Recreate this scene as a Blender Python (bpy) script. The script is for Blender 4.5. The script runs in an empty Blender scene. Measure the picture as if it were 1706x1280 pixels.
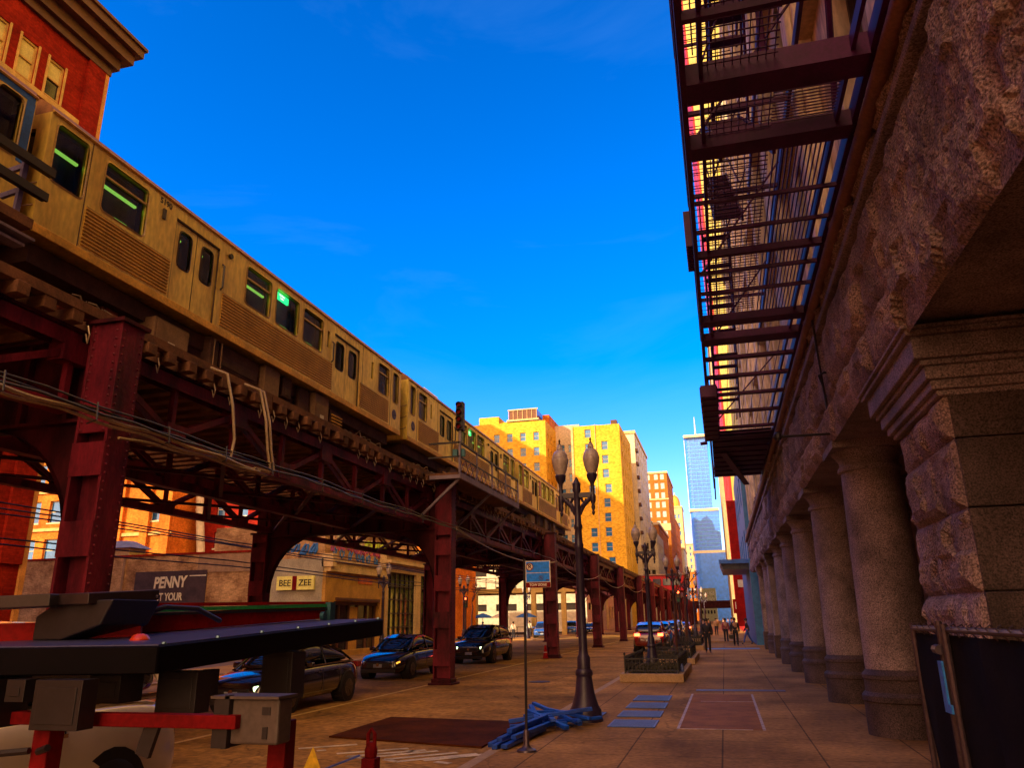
import bpy, math, random
from mathutils import Vector, Matrix, noise
R = math.radians
random.seed(7)
scene = bpy.context.scene
COL = scene.collection
# ---------------- camera ----------------
def _norm(v): return Vector(v).normalized()
F, CX, CY, CAMH = 1270.0, 853.0, 640.0, 1.85
north = _norm((1207-CX, 1029-CY, F))
_xv = 790.0
_yv = 640-(F*F+(1207-CX)*(_xv-CX))/389.0
upv = _norm((_xv-CX, _yv-CY, F))
east = upv.cross(north)
if east.x < 0: east = -east
cam_d = bpy.data.cameras.new('camera'); cam = bpy.data.objects.new('camera', cam_d); COL.objects.link(cam)
right_w = Vector((east.x, north.x, upv.x)); down_w = Vector((east.y, north.y, upv.y)); fwd_w = Vector((east.z, north.z, upv.z))
m = Matrix.Identity(4)
for i in range(3):
    m[i][0] = right_w[i]; m[i][1] = -down_w[i]; m[i][2] = -fwd_w[i]
m[0][3], m[1][3], m[2][3] = 0, 0, CAMH
cam.matrix_world = m
cam_d.sensor_width = 36; cam_d.lens = F/1706*36; cam_d.clip_start = 0.05; cam_d.clip_end = 5000
scene.camera = cam
# ---------------- sky, sun, exposure ----------------
SUN_EL, SUN_AZ = 24.0, 222.0        # azimuth clockwise from north (the street runs north)
SKY_TINT, WARM = (0.85, 0.76, 1.02, 1), (12.5, 7.0, 3.3, 1)
w = bpy.data.worlds.new('World'); scene.world = w; w.use_nodes = True
nt = w.node_tree; nt.nodes.clear()
sky = nt.nodes.new('ShaderNodeTexSky'); sky.sky_type = 'NISHITA'; sky.sun_disc = False
sky.sun_elevation = R(SUN_EL); sky.sun_rotation = R(SUN_AZ); sky.air_density = 1.0; sky.dust_density = 0.6; sky.ozone_density = 2.0
hs = nt.nodes.new('ShaderNodeHueSaturation'); hs.inputs['Saturation'].default_value = 1.6; hs.inputs['Value'].default_value = 1.0; hs.inputs['Hue'].default_value = 0.508
bg = nt.nodes.new('ShaderNodeBackground'); bg.inputs['Strength'].default_value = 0.14
wo = nt.nodes.new('ShaderNodeOutputWorld')
nt.links.new(sky.outputs[0], hs.inputs['Color'])
# warm fill added to the unseen southern sky, to warm the shade
tc = nt.nodes.new('ShaderNodeTexCoord'); dt = nt.nodes.new('ShaderNodeVectorMath'); dt.operation = 'DOT_PRODUCT'; dt.inputs[1].default_value = (0.25, -0.95, -0.15)
mr = nt.nodes.new('ShaderNodeMapRange'); mr.interpolation_type = 'SMOOTHSTEP'; mr.inputs[1].default_value = -0.15; mr.inputs[2].default_value = 0.75
tint = nt.nodes.new('ShaderNodeMix'); tint.data_type = 'RGBA'; tint.blend_type = 'MULTIPLY'; tint.inputs[0].default_value = 1; tint.inputs[7].default_value = SKY_TINT
mxw = nt.nodes.new('ShaderNodeMix'); mxw.data_type = 'RGBA'; mxw.inputs[7].default_value = WARM
nt.links.new(tc.outputs['Generated'], dt.inputs[0]); nt.links.new(dt.outputs['Value'], mr.inputs[0]); nt.links.new(mr.outputs[0], mxw.inputs[0])
# faint high cirrus and a deeper zenith
cm = nt.nodes.new('ShaderNodeMapping'); cm.inputs['Scale'].default_value = (1.2, 2.6, 5.0); cn = nt.nodes.new('ShaderNodeTexNoise'); cn.inputs['Scale'].default_value = 1.6; cn.inputs['Detail'].default_value = 7; cn.inputs['Roughness'].default_value = .6; cn.inputs['Distortion'].default_value = .6
nt.links.new(tc.outputs['Generated'], cm.inputs['Vector']); nt.links.new(cm.outputs[0], cn.inputs['Vector'])
cr = nt.nodes.new('ShaderNodeMapRange'); cr.inputs[1].default_value = .52; cr.inputs[2].default_value = .8; cr.inputs[4].default_value = .07; nt.links.new(cn.outputs['Fac'], cr.inputs[0])
cx_ = nt.nodes.new('ShaderNodeMix'); cx_.data_type = 'RGBA'; cx_.inputs[7].default_value = (1.2, 2.9, 4.2, 1); nt.links.new(cr.outputs[0], cx_.inputs[0])
sz = nt.nodes.new('ShaderNodeSeparateXYZ'); nt.links.new(tc.outputs['Generated'], sz.inputs[0])
zr = nt.nodes.new('ShaderNodeMapRange'); zr.inputs[1].default_value = .35; zr.inputs[2].default_value = .85; zr.inputs[3].default_value = 1.0; zr.inputs[4].default_value = .72; nt.links.new(sz.outputs[2], zr.inputs[0])
zs = nt.nodes.new('ShaderNodeVectorMath'); zs.operation = 'SCALE'; nt.links.new(hs.outputs[0], zs.inputs[0]); nt.links.new(zr.outputs[0], zs.inputs['Scale']); nt.links.new(zs.outputs[0], cx_.inputs[6])
nt.links.new(cx_.outputs[2], tint.inputs[6]); nt.links.new(tint.outputs[2], mxw.inputs[6]); nt.links.new(mxw.outputs[2], bg.inputs[0]); nt.links.new(bg.outputs[0], wo.inputs[0])
sd = bpy.data.lights.new('sun', 'SUN'); sd.energy = 2.9; sd.angle = R(0.5); sd.color = (1.0, 0.8, 0.45)
sun = bpy.data.objects.new('sun', sd); COL.objects.link(sun)
_el, _az = R(SUN_EL), R(SUN_AZ)
sdir = Vector((math.sin(_az)*math.cos(_el), math.cos(_az)*math.cos(_el), math.sin(_el)))
sun.rotation_euler = sdir.to_track_quat('Z', 'Y').to_euler()
scene.view_settings.view_transform = 'Standard'; scene.view_settings.look = 'None'
scene.view_settings.exposure = 1.5; scene.view_settings.gamma = 1.0
# ---------------- materials ----------------
MATS = {}
def mat(name, c, rough=.75, metal=0.0, var=.25, scale=2.0, c2=None, bump=0.0, bs=25.0, emit=None, estr=0, stretch=None, spec=None, fine=.12, coat=0, fs=None):
    if name in MATS: return MATS[name]
    M = bpy.data.materials.new(name); M.use_nodes = True; t = M.node_tree; N = t.nodes; L = t.links
    b = N['Principled BSDF']; b.inputs['Roughness'].default_value = rough; b.inputs['Metallic'].default_value = metal
    if spec is not None: b.inputs['Specular IOR Level'].default_value = spec
    if coat: b.inputs['Coat Weight'].default_value = coat
    geo = N.new('ShaderNodeNewGeometry'); vec = geo.outputs['Position']
    if stretch:
        mp = N.new('ShaderNodeMapping'); mp.inputs['Scale'].default_value = stretch; L.new(vec, mp.inputs['Vector']); vec = mp.outputs[0]
    n = N.new('ShaderNodeTexNoise'); n.inputs['Scale'].default_value = scale; n.inputs['Detail'].default_value = 6; n.inputs['Roughness'].default_value = .62
    L.new(vec, n.inputs['Vector'])
    r = N.new('ShaderNodeValToRGB'); r.color_ramp.elements[0].position = .32; r.color_ramp.elements[1].position = .68
    a = tuple(max(0, x*(1-var)) for x in c); d = tuple(min(1, x*(1+var)) for x in (c2 or c))
    r.color_ramp.elements[0].color = (*a, 1); r.color_ramp.elements[1].color = (*d, 1)
    L.new(n.outputs['Fac'], r.inputs[0]); out = r.outputs[0]
    if fine:
        n2 = N.new('ShaderNodeTexNoise'); n2.inputs['Scale'].default_value = fs or scale*14; n2.inputs['Detail'].default_value = 3; L.new(vec, n2.inputs['Vector'])
        mr = N.new('ShaderNodeMapRange'); mr.inputs[1].default_value = .3; mr.inputs[2].default_value = .7; mr.inputs[3].default_value = 1-fine*2; mr.inputs[4].default_value = 1+fine
        L.new(n2.outputs['Fac'], mr.inputs[0])
        mx = N.new('ShaderNodeVectorMath'); mx.operation = 'SCALE'; L.new(out, mx.inputs[0]); L.new(mr.outputs[0], mx.inputs['Scale']); out = mx.outputs[0]
    L.new(out, b.inputs['Base Color'])
    if bump:
        n3 = N.new('ShaderNodeTexNoise'); n3.inputs['Scale'].default_value = bs; n3.inputs['Detail'].default_value = 4; L.new(geo.outputs['Position'], n3.inputs['Vector'])
        bp = N.new('ShaderNodeBump'); bp.inputs['Strength'].default_value = min(1, bump); bp.inputs['Distance'].default_value = .02*max(1, bump); L.new(n3.outputs['Fac'], bp.inputs['Height']); L.new(bp.outputs[0], b.inputs['Normal'])
    if emit: b.inputs['Emission Color'].default_value = (*emit, 1); b.inputs['Emission Strength'].default_value = estr
    MATS[name] = M
    M.diffuse_color = (*c, 1)
    return M
def base_link(M):
    b = M.node_tree.nodes['Principled BSDF']; return b, b.inputs['Base Color'].links[0].from_socket
def brick(name, c, mortar, size=(.24, .075), **k):
    k.setdefault('spec', .08); M = mat(name, c, **k); t = M.node_tree; N = t.nodes; L = t.links; b, src = base_link(M)
    geo = N.new('ShaderNodeNewGeometry'); sx = N.new('ShaderNodeSeparateXYZ'); L.new(geo.outputs['Position'], sx.inputs[0])
    ad = N.new('ShaderNodeMath'); ad.operation = 'ADD'; L.new(sx.outputs[0], ad.inputs[0]); L.new(sx.outputs[1], ad.inputs[1])
    cb = N.new('ShaderNodeCombineXYZ'); L.new(ad.outputs[0], cb.inputs[0]); L.new(sx.outputs[2], cb.inputs[1])
    br = N.new('ShaderNodeTexBrick'); br.inputs['Scale'].default_value = 1; br.inputs['Brick Width'].default_value = size[0]; br.inputs['Row Height'].default_value = size[1]
    br.inputs['Mortar Size'].default_value = size[1]*.09; br.inputs['Mortar Smooth'].default_value = .3
    br.inputs['Color1'].default_value = (1.1, 1.1, 1.1, 1); br.inputs['Color2'].default_value = (.72, .7, .68, 1); br.inputs['Mortar'].default_value = (*mortar, 1)
    L.new(cb.outputs[0], br.inputs['Vector'])
    mx = N.new('ShaderNodeVectorMath'); mx.operation = 'MULTIPLY'; L.new(src, mx.inputs[0]); L.new(br.outputs['Color'], mx.inputs[1]); L.new(mx.outputs[0], b.inputs['Base Color'])
    return M
def grid_lines(M, sx_, sy_, wd, dark, ox=0, oy=0):
    """score lines cut in paving: darkens the colour along a world grid"""
    t = M.node_tree; N = t.nodes; L = t.links; b, src = base_link(M)
    geo = N.new('ShaderNodeNewGeometry'); s = N.new('ShaderNodeSeparateXYZ'); L.new(geo.outputs['Position'], s.inputs[0]); outs = []
    for k, (p, o) in enumerate(((sx_, ox), (sy_, oy))):
        a = N.new('ShaderNodeMath'); a.operation = 'ADD'; a.inputs[1].default_value = o+p*400; L.new(s.outputs[k], a.inputs[0])
        q = N.new('ShaderNodeMath'); q.operation = 'PINGPONG'; q.inputs[1].default_value = p/2; L.new(a.outputs[0], q.inputs[0])
        g = N.new('ShaderNodeMath'); g.operation = 'GREATER_THAN'; g.inputs[1].default_value = wd; L.new(q.outputs[0], g.inputs[0]); outs.append(g)
    mn = N.new('ShaderNodeMath'); mn.operation = 'MINIMUM'; L.new(outs[0].outputs[0], mn.inputs[0]); L.new(outs[1].outputs[0], mn.inputs[1])
    mr = N.new('ShaderNodeMapRange'); mr.inputs[3].default_value = dark; mr.inputs[4].default_value = 1; L.new(mn.outputs[0], mr.inputs[0])
    mx = N.new('ShaderNodeVectorMath'); mx.operation = 'SCALE'; L.new(src, mx.inputs[0]); L.new(mr.outputs[0], mx.inputs['Scale']); L.new(mx.outputs[0], b.inputs['Base Color'])
    return M
def glass(name, c, alpha=.55, rough=.04):
    M = bpy.data.materials.new(name); M.use_nodes = True; N = M.node_tree.nodes; L = M.node_tree.links
    N.clear(); o = N.new('ShaderNodeOutputMaterial'); g = N.new('ShaderNodeBsdfGlossy'); g.inputs['Roughness'].default_value = rough
    tr = N.new('ShaderNodeBsdfTransparent'); tr.inputs[0].default_value = (*c, 1); fr = N.new('ShaderNodeFresnel'); fr.inputs[0].default_value = 1.5
    nz = N.new('ShaderNodeTexNoise'); nz.inputs['Scale'].default_value = 1.5; geo = N.new('ShaderNodeNewGeometry'); L.new(geo.outputs['Position'], nz.inputs['Vector'])
    bp = N.new('ShaderNodeBump'); bp.inputs['Strength'].default_value = .05; L.new(nz.outputs['Fac'], bp.inputs['Height']); L.new(bp.outputs[0], g.inputs['Normal'])
    mx = N.new('ShaderNodeMixShader'); L.new(fr.outputs[0], mx.inputs[0]); L.new(tr.outputs[0], mx.inputs[1]); L.new(g.outputs[0], mx.inputs[2]); L.new(mx.outputs[0], o.inputs[0])
    MATS[name] = M; return M
# ---------------- mesh helpers ----------------
class MB:
    def __init__(s): s.v = []; s.f = []; s.mi = []; s.cur = 0
    def add(s, vs, fs):
        b = len(s.v); s.v += [tuple(p) for p in vs]; s.f += [tuple(b+i for i in f) for f in fs]; s.mi += [s.cur]*len(fs); return s
    def box(s, x0, x1, y0, y1, z0, z1):
        x0, x1 = min(x0, x1), max(x0, x1); y0, y1 = min(y0, y1), max(y0, y1); z0, z1 = min(z0, z1), max(z0, z1)
        return s.add([(x0,y0,z0),(x1,y0,z0),(x1,y1,z0),(x0,y1,z0),(x0,y0,z1),(x1,y0,z1),(x1,y1,z1),(x0,y1,z1)],
                     [(0,3,2,1),(4,5,6,7),(0,1,5,4),(1,2,6,5),(2,3,7,6),(3,0,4,7)])
    def bar(s, p, q, a, b=None, up=(0,0,1)):
        p = Vector(p); q = Vector(q); d = q-p
        if d.length < 1e-6: return s
        d.normalize(); b = a if b is None else b; u = Vector(up)
        if abs(d.dot(u)) > .98: u = Vector((0,1,0))
        x = d.cross(u).normalized(); z = x.cross(d).normalized(); vs = []
        for e in (p, q):
            for i, j in ((-1,-1),(1,-1),(1,1),(-1,1)): vs.append(e+x*(a/2*i)+z*(b/2*j))
        return s.add(vs, [(3,2,1,0),(4,5,6,7),(0,1,5,4),(1,2,6,5),(2,3,7,6),(3,0,4,7)])
    def tube(s, pts, r, n=8, cap=True):
        pts = [Vector(p) for p in pts]; rs = r if isinstance(r, (list, tuple)) else [r]*len(pts); vs = []; pu = None
        for i, p in enumerate(pts):
            d = (pts[min(i+1, len(pts)-1)]-pts[max(i-1, 0)]).normalized()
            if pu is None:
                pu = Vector((0,0,1)) if abs(d.z) < .9 else Vector((1,0,0))
            x = d.cross(pu).normalized(); y = x.cross(d).normalized(); pu = y
            for k in range(n):
                a = 2*math.pi*k/n; vs.append(p+x*(rs[i]*math.cos(a))+y*(rs[i]*math.sin(a)))
        fs = []
        for i in range(len(pts)-1):
            for k in range(n): fs.append((i*n+k, i*n+(k+1)%n, (i+1)*n+(k+1)%n, (i+1)*n+k))
        if cap: fs.append(tuple(range(n-1, -1, -1))); fs.append(tuple((len(pts)-1)*n+k for k in range(n)))
        return s.add(vs, fs)
    def lathe(s, prof, c=(0,0,0), n=20, sy=1.0):
        vs = []
        for r, z in prof:
            for k in range(n):
                a = 2*math.pi*k/n; vs.append((c[0]+r*math.cos(a), c[1]+r*math.sin(a)*sy, c[2]+z))
        fs = []
        for i in range(len(prof)-1):
            for k in range(n): fs.append((i*n+k, i*n+(k+1)%n, (i+1)*n+(k+1)%n, (i+1)*n+k))
        fs.append(tuple(range(n-1, -1, -1))); fs.append(tuple((len(prof)-1)*n+k for k in range(n)))
        return s.add(vs, fs)
    def prism(s, poly, fn, d0, d1):
        """poly: 2-D outline; fn(u,v,d)->xyz; extruded from d0 to d1"""
        n = len(poly); vs = [fn(u, v, d0) for u, v in poly]+[fn(u, v, d1) for u, v in poly]
        fs = [tuple(range(n-1, -1, -1)), tuple(range(n, 2*n))]+[(i, (i+1)%n, n+(i+1)%n, n+i) for i in range(n)]
        return s.add(vs, fs)
    def holes(s, u0, u1, v0, v1, hs, fn, depth):
        """flat wall with rectangular openings and their reveals; fn(u,v,d), d>0 goes into the wall"""
        us = sorted({u0, u1, *[h[0] for h in hs], *[h[1] for h in hs]}); vs = sorted({v0, v1, *[h[2] for h in hs], *[h[3] for h in hs]})
        us = [u for u in us if u0 <= u <= u1]; vs = [v for v in vs if v0 <= v <= v1]
        def inh(a, b): return any(h[0] < a < h[1] and h[2] < b < h[3] for h in hs)
        for j in range(len(vs)-1):
            i = 0
            while i < len(us)-1:
                b = (vs[j]+vs[j+1])/2
                if inh((us[i]+us[i+1])/2, b): i += 1; continue
                k = i
                while k < len(us)-1 and not inh((us[k]+us[k+1])/2, b): k += 1
                s.add([fn(us[i], vs[j], 0), fn(us[k], vs[j], 0), fn(us[k], vs[j+1], 0), fn(us[i], vs[j+1], 0)], [(0,1,2,3)]); i = k
        for a, b, c, d in hs:
            for p, q in (((a,c),(b,c)),((b,c),(b,d)),((b,d),(a,d)),((a,d),(a,c))):
                s.add([fn(p[0],p[1],0), fn(q[0],q[1],0), fn(q[0],q[1],depth), fn(p[0],p[1],depth)], [(0,1,2,3)])
        return s
    def build(s, name, mats, parent=None, smooth=False, bevel=0, seg=2, loc=None):
        me = bpy.data.meshes.new(name); o = Vector((0,0,0))
        if parent is not None: o = Vector(parent.get('_w', (0,0,0)))
        elif loc: o = Vector(loc)
        me.from_pydata([(a-o.x, b-o.y, c-o.z) for a, b, c in s.v], [], s.f); me.update()
        ms = mats if isinstance(mats, (list, tuple)) else [mats]
        for x in ms: me.materials.append(x)
        if len(ms) > 1: me.polygons.foreach_set('material_index', s.mi)
        if smooth:
            me.polygons.foreach_set('use_smooth', [True]*len(s.f))
            try: me.set_sharp_from_angle(angle=R(38))
            except Exception: pass
        ob = bpy.data.objects.new(name, me); COL.objects.link(ob)
        if parent is not None: ob.parent = parent; ob['_w'] = tuple(o)
        else: ob.location = o; ob['_w'] = tuple(o)
        if bevel:
            bm_ = ob.modifiers.new('bevel', 'BEVEL'); bm_.width = bevel; bm_.segments = seg; bm_.limit_method = 'ANGLE'; bm_.angle_limit = R(40)
        return ob
def tag(o, label, cat, group=None):
    o['label'] = label; o['category'] = cat
    if group: o['group'] = group
    return o
def thing(name, label, cat, loc=(0,0,0), group=None):
    o = bpy.data.objects.new(name, None); COL.objects.link(o); o.location = loc; o['_w'] = tuple(loc); o.empty_display_size = .2
    return tag(o, label, cat, group)
def struct(o, kind='structure'): o['kind'] = kind; return o
def kids(o): return [c for c in COL.objects if c.parent == o]
CH = {}
def index_children():
    CH.clear()
    for o in COL.objects:
        if o.parent: CH.setdefault(o.parent.name, []).append(o)
def dup(o, parent=None):
    c = o.copy(); COL.objects.link(c)
    if parent is not None: c.parent = parent
    for ch in CH.get(o.name, []): dup(ch, c)
    return c
def copy_to(o, loc, rz=None, label=None, scale=None):
    c = dup(o); c.location = loc
    if rz is not None: c.rotation_euler[2] = rz
    if label: c['label'] = label
    if scale: c.scale = scale
    return c
def text(s, size, M, parent, fn, name='lettering', extr=.01, sx=1.0, shear=0, bold=0):
    cu = bpy.data.curves.new('t', 'FONT'); cu.body = s; cu.size = size; cu.extrude = extr; cu.offset = bold; cu.shear = shear; cu.align_x = 'CENTER'; cu.align_y = 'CENTER'
    to = bpy.data.objects.new('t', cu); me = bpy.data.meshes.new_from_object(to); bpy.data.objects.remove(to)
    o = Vector(parent.get('_w', (0,0,0))) if parent is not None else Vector((0,0,0))
    for v in me.vertices: v.co = Vector(fn(v.co.x*sx, v.co.y, v.co.z))-o
    me.materials.clear(); me.materials.append(M); ob = bpy.data.objects.new(name, me); COL.objects.link(ob)
    if parent is not None: ob.parent = parent
    return ob
def E_face(X): return lambda u, v, d: (X-d, u, v)      # wall facing east, u=y v=z, d into the wall
def W_face(X): return lambda u, v, d: (X+d, u, v)
def S_face(Y): return lambda u, v, d: (u, Y+d, v)
# ---------------- palette ----------------
STEEL = mat('riveted_steel_paint', (.078, .002, .024), rough=.5, var=.6, scale=2.2, c2=(.13, .008, .02), stretch=(1, 1, .3), bump=.3, bs=14, spec=.25)
STEEL_D = mat('dark_steel_paint', (.035, .001, .012), rough=.6, var=.6, scale=2.0, c2=(.055, .004, .009), stretch=(1, 1, .4), bump=.3, bs=14, spec=.2)
STEEL_P = mat('purple_iron_paint', (.065, .002, .06), rough=.5, var=.4, scale=2, spec=.3)
WOOD_T = mat('weathered_tie_timber', (.15, .06, .025), rough=.9, var=.5, scale=2.5, bump=.5, bs=20)
RAIL = mat('rail_steel', (.24, .12, .07), rough=.45, metal=.6)
BLACKM = mat('black_metal', (.018, .013, .017), rough=.45, var=.3)
LAMPB = mat('lamp_post_paint', (.03, .018, .045), rough=.4, var=.3, scale=4)
ROAD = mat('road_asphalt', (.31, .15, .035), rough=.9, var=.36, scale=.35, c2=(.40, .205, .05), bump=.5, bs=60, fine=.22, fs=9, spec=.2)
SIDE = mat('sidewalk_concrete', (.35, .165, .045), rough=.85, var=.32, scale=.45, c2=(.42, .215, .06), bump=.3, bs=50, fine=.16, fs=12, spec=.2)
GROUNDM = mat('ground_soil', (.16, .10, .06), var=.3, scale=.2)
CURB = mat('curb_stone', (.42, .27, .14), rough=.8, var=.2)
GRANITE = mat('granite', (.25, .185, .19), rough=.7, var=.35, scale=1.2, c2=(.34, .25, .26), bump=.5, bs=60, fine=.42, fs=55)
ROCK = mat('rock_face_stone', (.29, .195, .18), rough=.95, var=.35, scale=1.2, c2=(.4, .28, .26), bump=1.5, bs=45, fine=.42, fs=45)
DARKIN = mat('dark_interior', (.02, .008, .006), rough=.9)
PINK = mat('yellow_line_paint', (.62, .4, .12), rough=.7, var=.25, scale=3)
WHITEP = mat('white_road_paint', (.62, .5, .33), rough=.7, var=.45, scale=2.5)
TRAIN = mat('stainless_train_skin', (.84, .54, .11), rough=.32, metal=.45, var=.22, scale=.9, c2=(.96, .64, .13), stretch=(1, 1, .35), bump=.15, bs=3)
TRAINR = mat('train_ridges', (.6, .33, .05), rough=.4, metal=.15, var=.2)
TROOF = mat('train_roof', (.30, .13, .04), rough=.6, var=.3)
TEDGE = mat('train_sill', (.7, .37, .045), rough=.55, metal=.1, var=.35, scale=1.5)
UNDER = mat('underbody_grime', (.09, .04, .028), rough=.8, var=.5)
UNDER2 = mat('underbody_box_paint', (.22, .12, .06), rough=.7, var=.3)
RUBBER = mat('rubber', (.012, .008, .008), rough=.7)
GASKET = mat('window_gasket', (.05, .025, .018), rough=.5)
TGLASS = glass('train_glass', (.62, .58, .55))
DGLASS = mat('dark_glass', (.02, .018, .025), rough=.06, var=.2, spec=.6)
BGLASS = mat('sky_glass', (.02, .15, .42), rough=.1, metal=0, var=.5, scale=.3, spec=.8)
TUBE_L = mat('fluorescent_tube', (.3, .9, .15), emit=(.35, .9, .12), estr=.35)
LEDG = mat('led_destination_green', (.02, .5, .12), emit=(.01, .75, .2), estr=1.2)
LEDT = mat('led_text', (.8, 1, .6), emit=(.7, 1, .6), estr=1.3)
NAVY = mat('navy_logo', (.04, .03, .16), rough=.5)
WHITE = mat('white_enamel', (.7, .62, .5), rough=.5)
REDP = mat('red_paint', (.3, .006, .006), rough=.6, spec=.1, var=.3)
REDD = mat('dark_red_paint', (.16, .004, .006), rough=.6, spec=.1, var=.3)
BLUEP = mat('blue_paint', (.03, .14, .5), rough=.5)
GREENS = mat('green_strip_light', (.05, .6, .12), rough=.4)
BRICKR = brick('red_brick', (.27, .012, .007), (.7, .9, .9), rough=.85, var=.25, scale=.8, c2=(.31, .018, .008))
BRICKO = brick('orange_brick', (.6, .15, .02), (1.1, .9, .7), rough=.85, var=.3, scale=.3, c2=(.62, .2, .03))
BRICKY = brick('tan_brick', (.78, .47, .045), (1.1, 1, .8), size=(.5, .2), rough=.85, var=.07, scale=.12, c2=(.8, .5, .06))
BRICKW = brick('weathered_brick', (.42, .2, .10), (1.2, 1.1, .9), rough=.9, var=.45, scale=.9, c2=(.5, .32, .17), bump=.6)
BRICKD = brick('brown_red_brick', (.42, .15, .03), (1.1, 1, .8), size=(.5, .2), rough=.85, var=.2, scale=.2)
CREAM = mat('cream_stone', (.66, .46, .22), rough=.75, var=.25, scale=.8)
PALE = mat('pale_stone', (.58, .5, .38), rough=.75, var=.2, scale=.15)
MUST = mat('mustard_paint', (.5, .26, .045), rough=.7, var=.3, scale=1.0)
SILL = mat('stone_sill', (.6, .36, .09), rough=.7)
BLIND = mat('window_blind', (.66, .55, .18), rough=.7, var=.15)
TRIMD = mat('cornice_brown', (.10, .03, .014), rough=.6, var=.3)
# ---------------- ground, road, pavements ----------------
def cracks(M, sc, dark):
    t = M.node_tree; N = t.nodes; L = t.links; b, src = base_link(M); geo = N.new('ShaderNodeNewGeometry')
    nz = N.new('ShaderNodeTexNoise'); nz.inputs['Scale'].default_value = 1.2; nz.inputs['Detail'].default_value = 5; L.new(geo.outputs['Position'], nz.inputs['Vector'])
    va = N.new('ShaderNodeVectorMath'); va.operation = 'MULTIPLY_ADD'; va.inputs[1].default_value = (1.1, 1.1, 0); L.new(nz.outputs['Color'], va.inputs[0]); L.new(geo.outputs['Position'], va.inputs[2])
    vo = N.new('ShaderNodeTexVoronoi'); vo.feature = 'DISTANCE_TO_EDGE'; vo.inputs['Scale'].default_value = sc; L.new(va.outputs[0], vo.inputs['Vector'])
    lt = N.new('ShaderNodeMapRange'); lt.inputs[1].default_value = .0; lt.inputs[2].default_value = .012*sc+.004; lt.inputs[3].default_value = dark; lt.inputs[4].default_value = 1; L.new(vo.outputs['Distance'], lt.inputs[0])
    n2 = N.new('ShaderNodeTexNoise'); n2.inputs['Scale'].default_value = .22; n2.inputs['Detail'].default_value = 7; n2.inputs['Roughness'].default_value = .75; L.new(geo.outputs['Position'], n2.inputs['Vector'])
    m2 = N.new('ShaderNodeMapRange'); m2.inputs[1].default_value = .36; m2.inputs[2].default_value = .58; m2.inputs[3].default_value = .62; m2.inputs[4].default_value = 1.12; L.new(n2.outputs['Fac'], m2.inputs[0])
    mm = N.new('ShaderNodeMath'); mm.operation = 'MULTIPLY'; L.new(lt.outputs[0], mm.inputs[0]); L.new(m2.outputs[0], mm.inputs[1])
    mx = N.new('ShaderNodeVectorMath'); mx.operation = 'SCALE'; L.new(src, mx.inputs[0]); L.new(mm.outputs[0], mx.inputs['Scale']); L.new(mx.outputs[0], b.inputs['Base Color'])
def spots(M, sc, rad, dark):
    t = M.node_tree; N = t.nodes; L = t.links; b, src = base_link(M); geo = N.new('ShaderNodeNewGeometry')
    vo = N.new('ShaderNodeTexVoronoi'); vo.inputs['Scale'].default_value = sc; L.new(geo.outputs['Position'], vo.inputs['Vector'])
    lt = N.new('ShaderNodeMapRange'); lt.inputs[1].default_value = rad*.7; lt.inputs[2].default_value = rad; lt.inputs[3].default_value = dark; lt.inputs[4].default_value = 1; L.new(vo.outputs['Distance'], lt.inputs[0])
    mx = N.new('ShaderNodeVectorMath'); mx.operation = 'SCALE'; L.new(src, mx.inputs[0]); L.new(lt.outputs[0], mx.inputs['Scale']); L.new(mx.outputs[0], b.inputs['Base Color'])
cracks(ROAD, .22, .5); cracks(SIDE, .12, .65); spots(SIDE, 1.9, .075, .6); spots(ROAD, .8, .06, .65)
struct(MB().add([(-1500,-800,-.4),(1500,-800,-.4),(1500,2500,-.4),(-1500,2500,-.4)], [(0,1,2,3)]).build('ground', GROUNDM))
struct(MB().add([(-18.9,-60,-.06),(-3.42,-60,-.06),(-3.42,700,-.06),(-18.9,700,-.06)], [(0,1,2,3)]).build('road', ROAD))
struct(MB().add([(-120,62,-.064),(-18.9,62,-.064),(-18.9,78,-.064),(-120,78,-.064)], [(0,1,2,3)]).add([(-3.42,60,-.064),(90,60,-.064),(90,66,-.064),(-3.42,66,-.064)], [(0,1,2,3)]).build('cross_street', ROAD))
grid_lines(SIDE, 1.32, 1.5, .012, .35, .2, .1)
sw = MB(); sw.box(-3.42, 6, -40, 59.5, -.3, 0); sw.box(-3.42, 40, 66, 600, -.3, 0)
struct(sw.build('sidewalk', SIDE))
sw = MB(); sw.box(-23, -18.9, -40, 61, -.3, 0); sw.box(-23, -18.9, 78, 600, -.3, 0)
struct(sw.build('pavement', SIDE))
kb = MB(); kb.box(-3.6, -3.41, -40, 59.6, -.3, .004); kb.box(-3.6, -3.41, 66, 400, -.3, .004); kb.box(-18.91, -18.75, -40, 61, -.3, .004); kb.box(-18.91, -18.75, 78, 400, -.3, .004)
struct(kb.build('kerb', CURB, bevel=.02))
LOT = mat('parking_lot_asphalt', (.13, .07, .04), var=.3, scale=.4)
struct(MB().add([(-95,22,-.02),(-22.9,22,-.02),(-22.9,41,-.02),(-95,41,-.02)], [(0,1,2,3)]).build('parking_lot', LOT))
mk = MB(); 
for y0, y1 in ((-20, 24.1), (24.9, 110)): mk.box(-9.27, -9.16, y0, y1, -.058, -.055)
struct(mk.build('lane_line', PINK))
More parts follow.
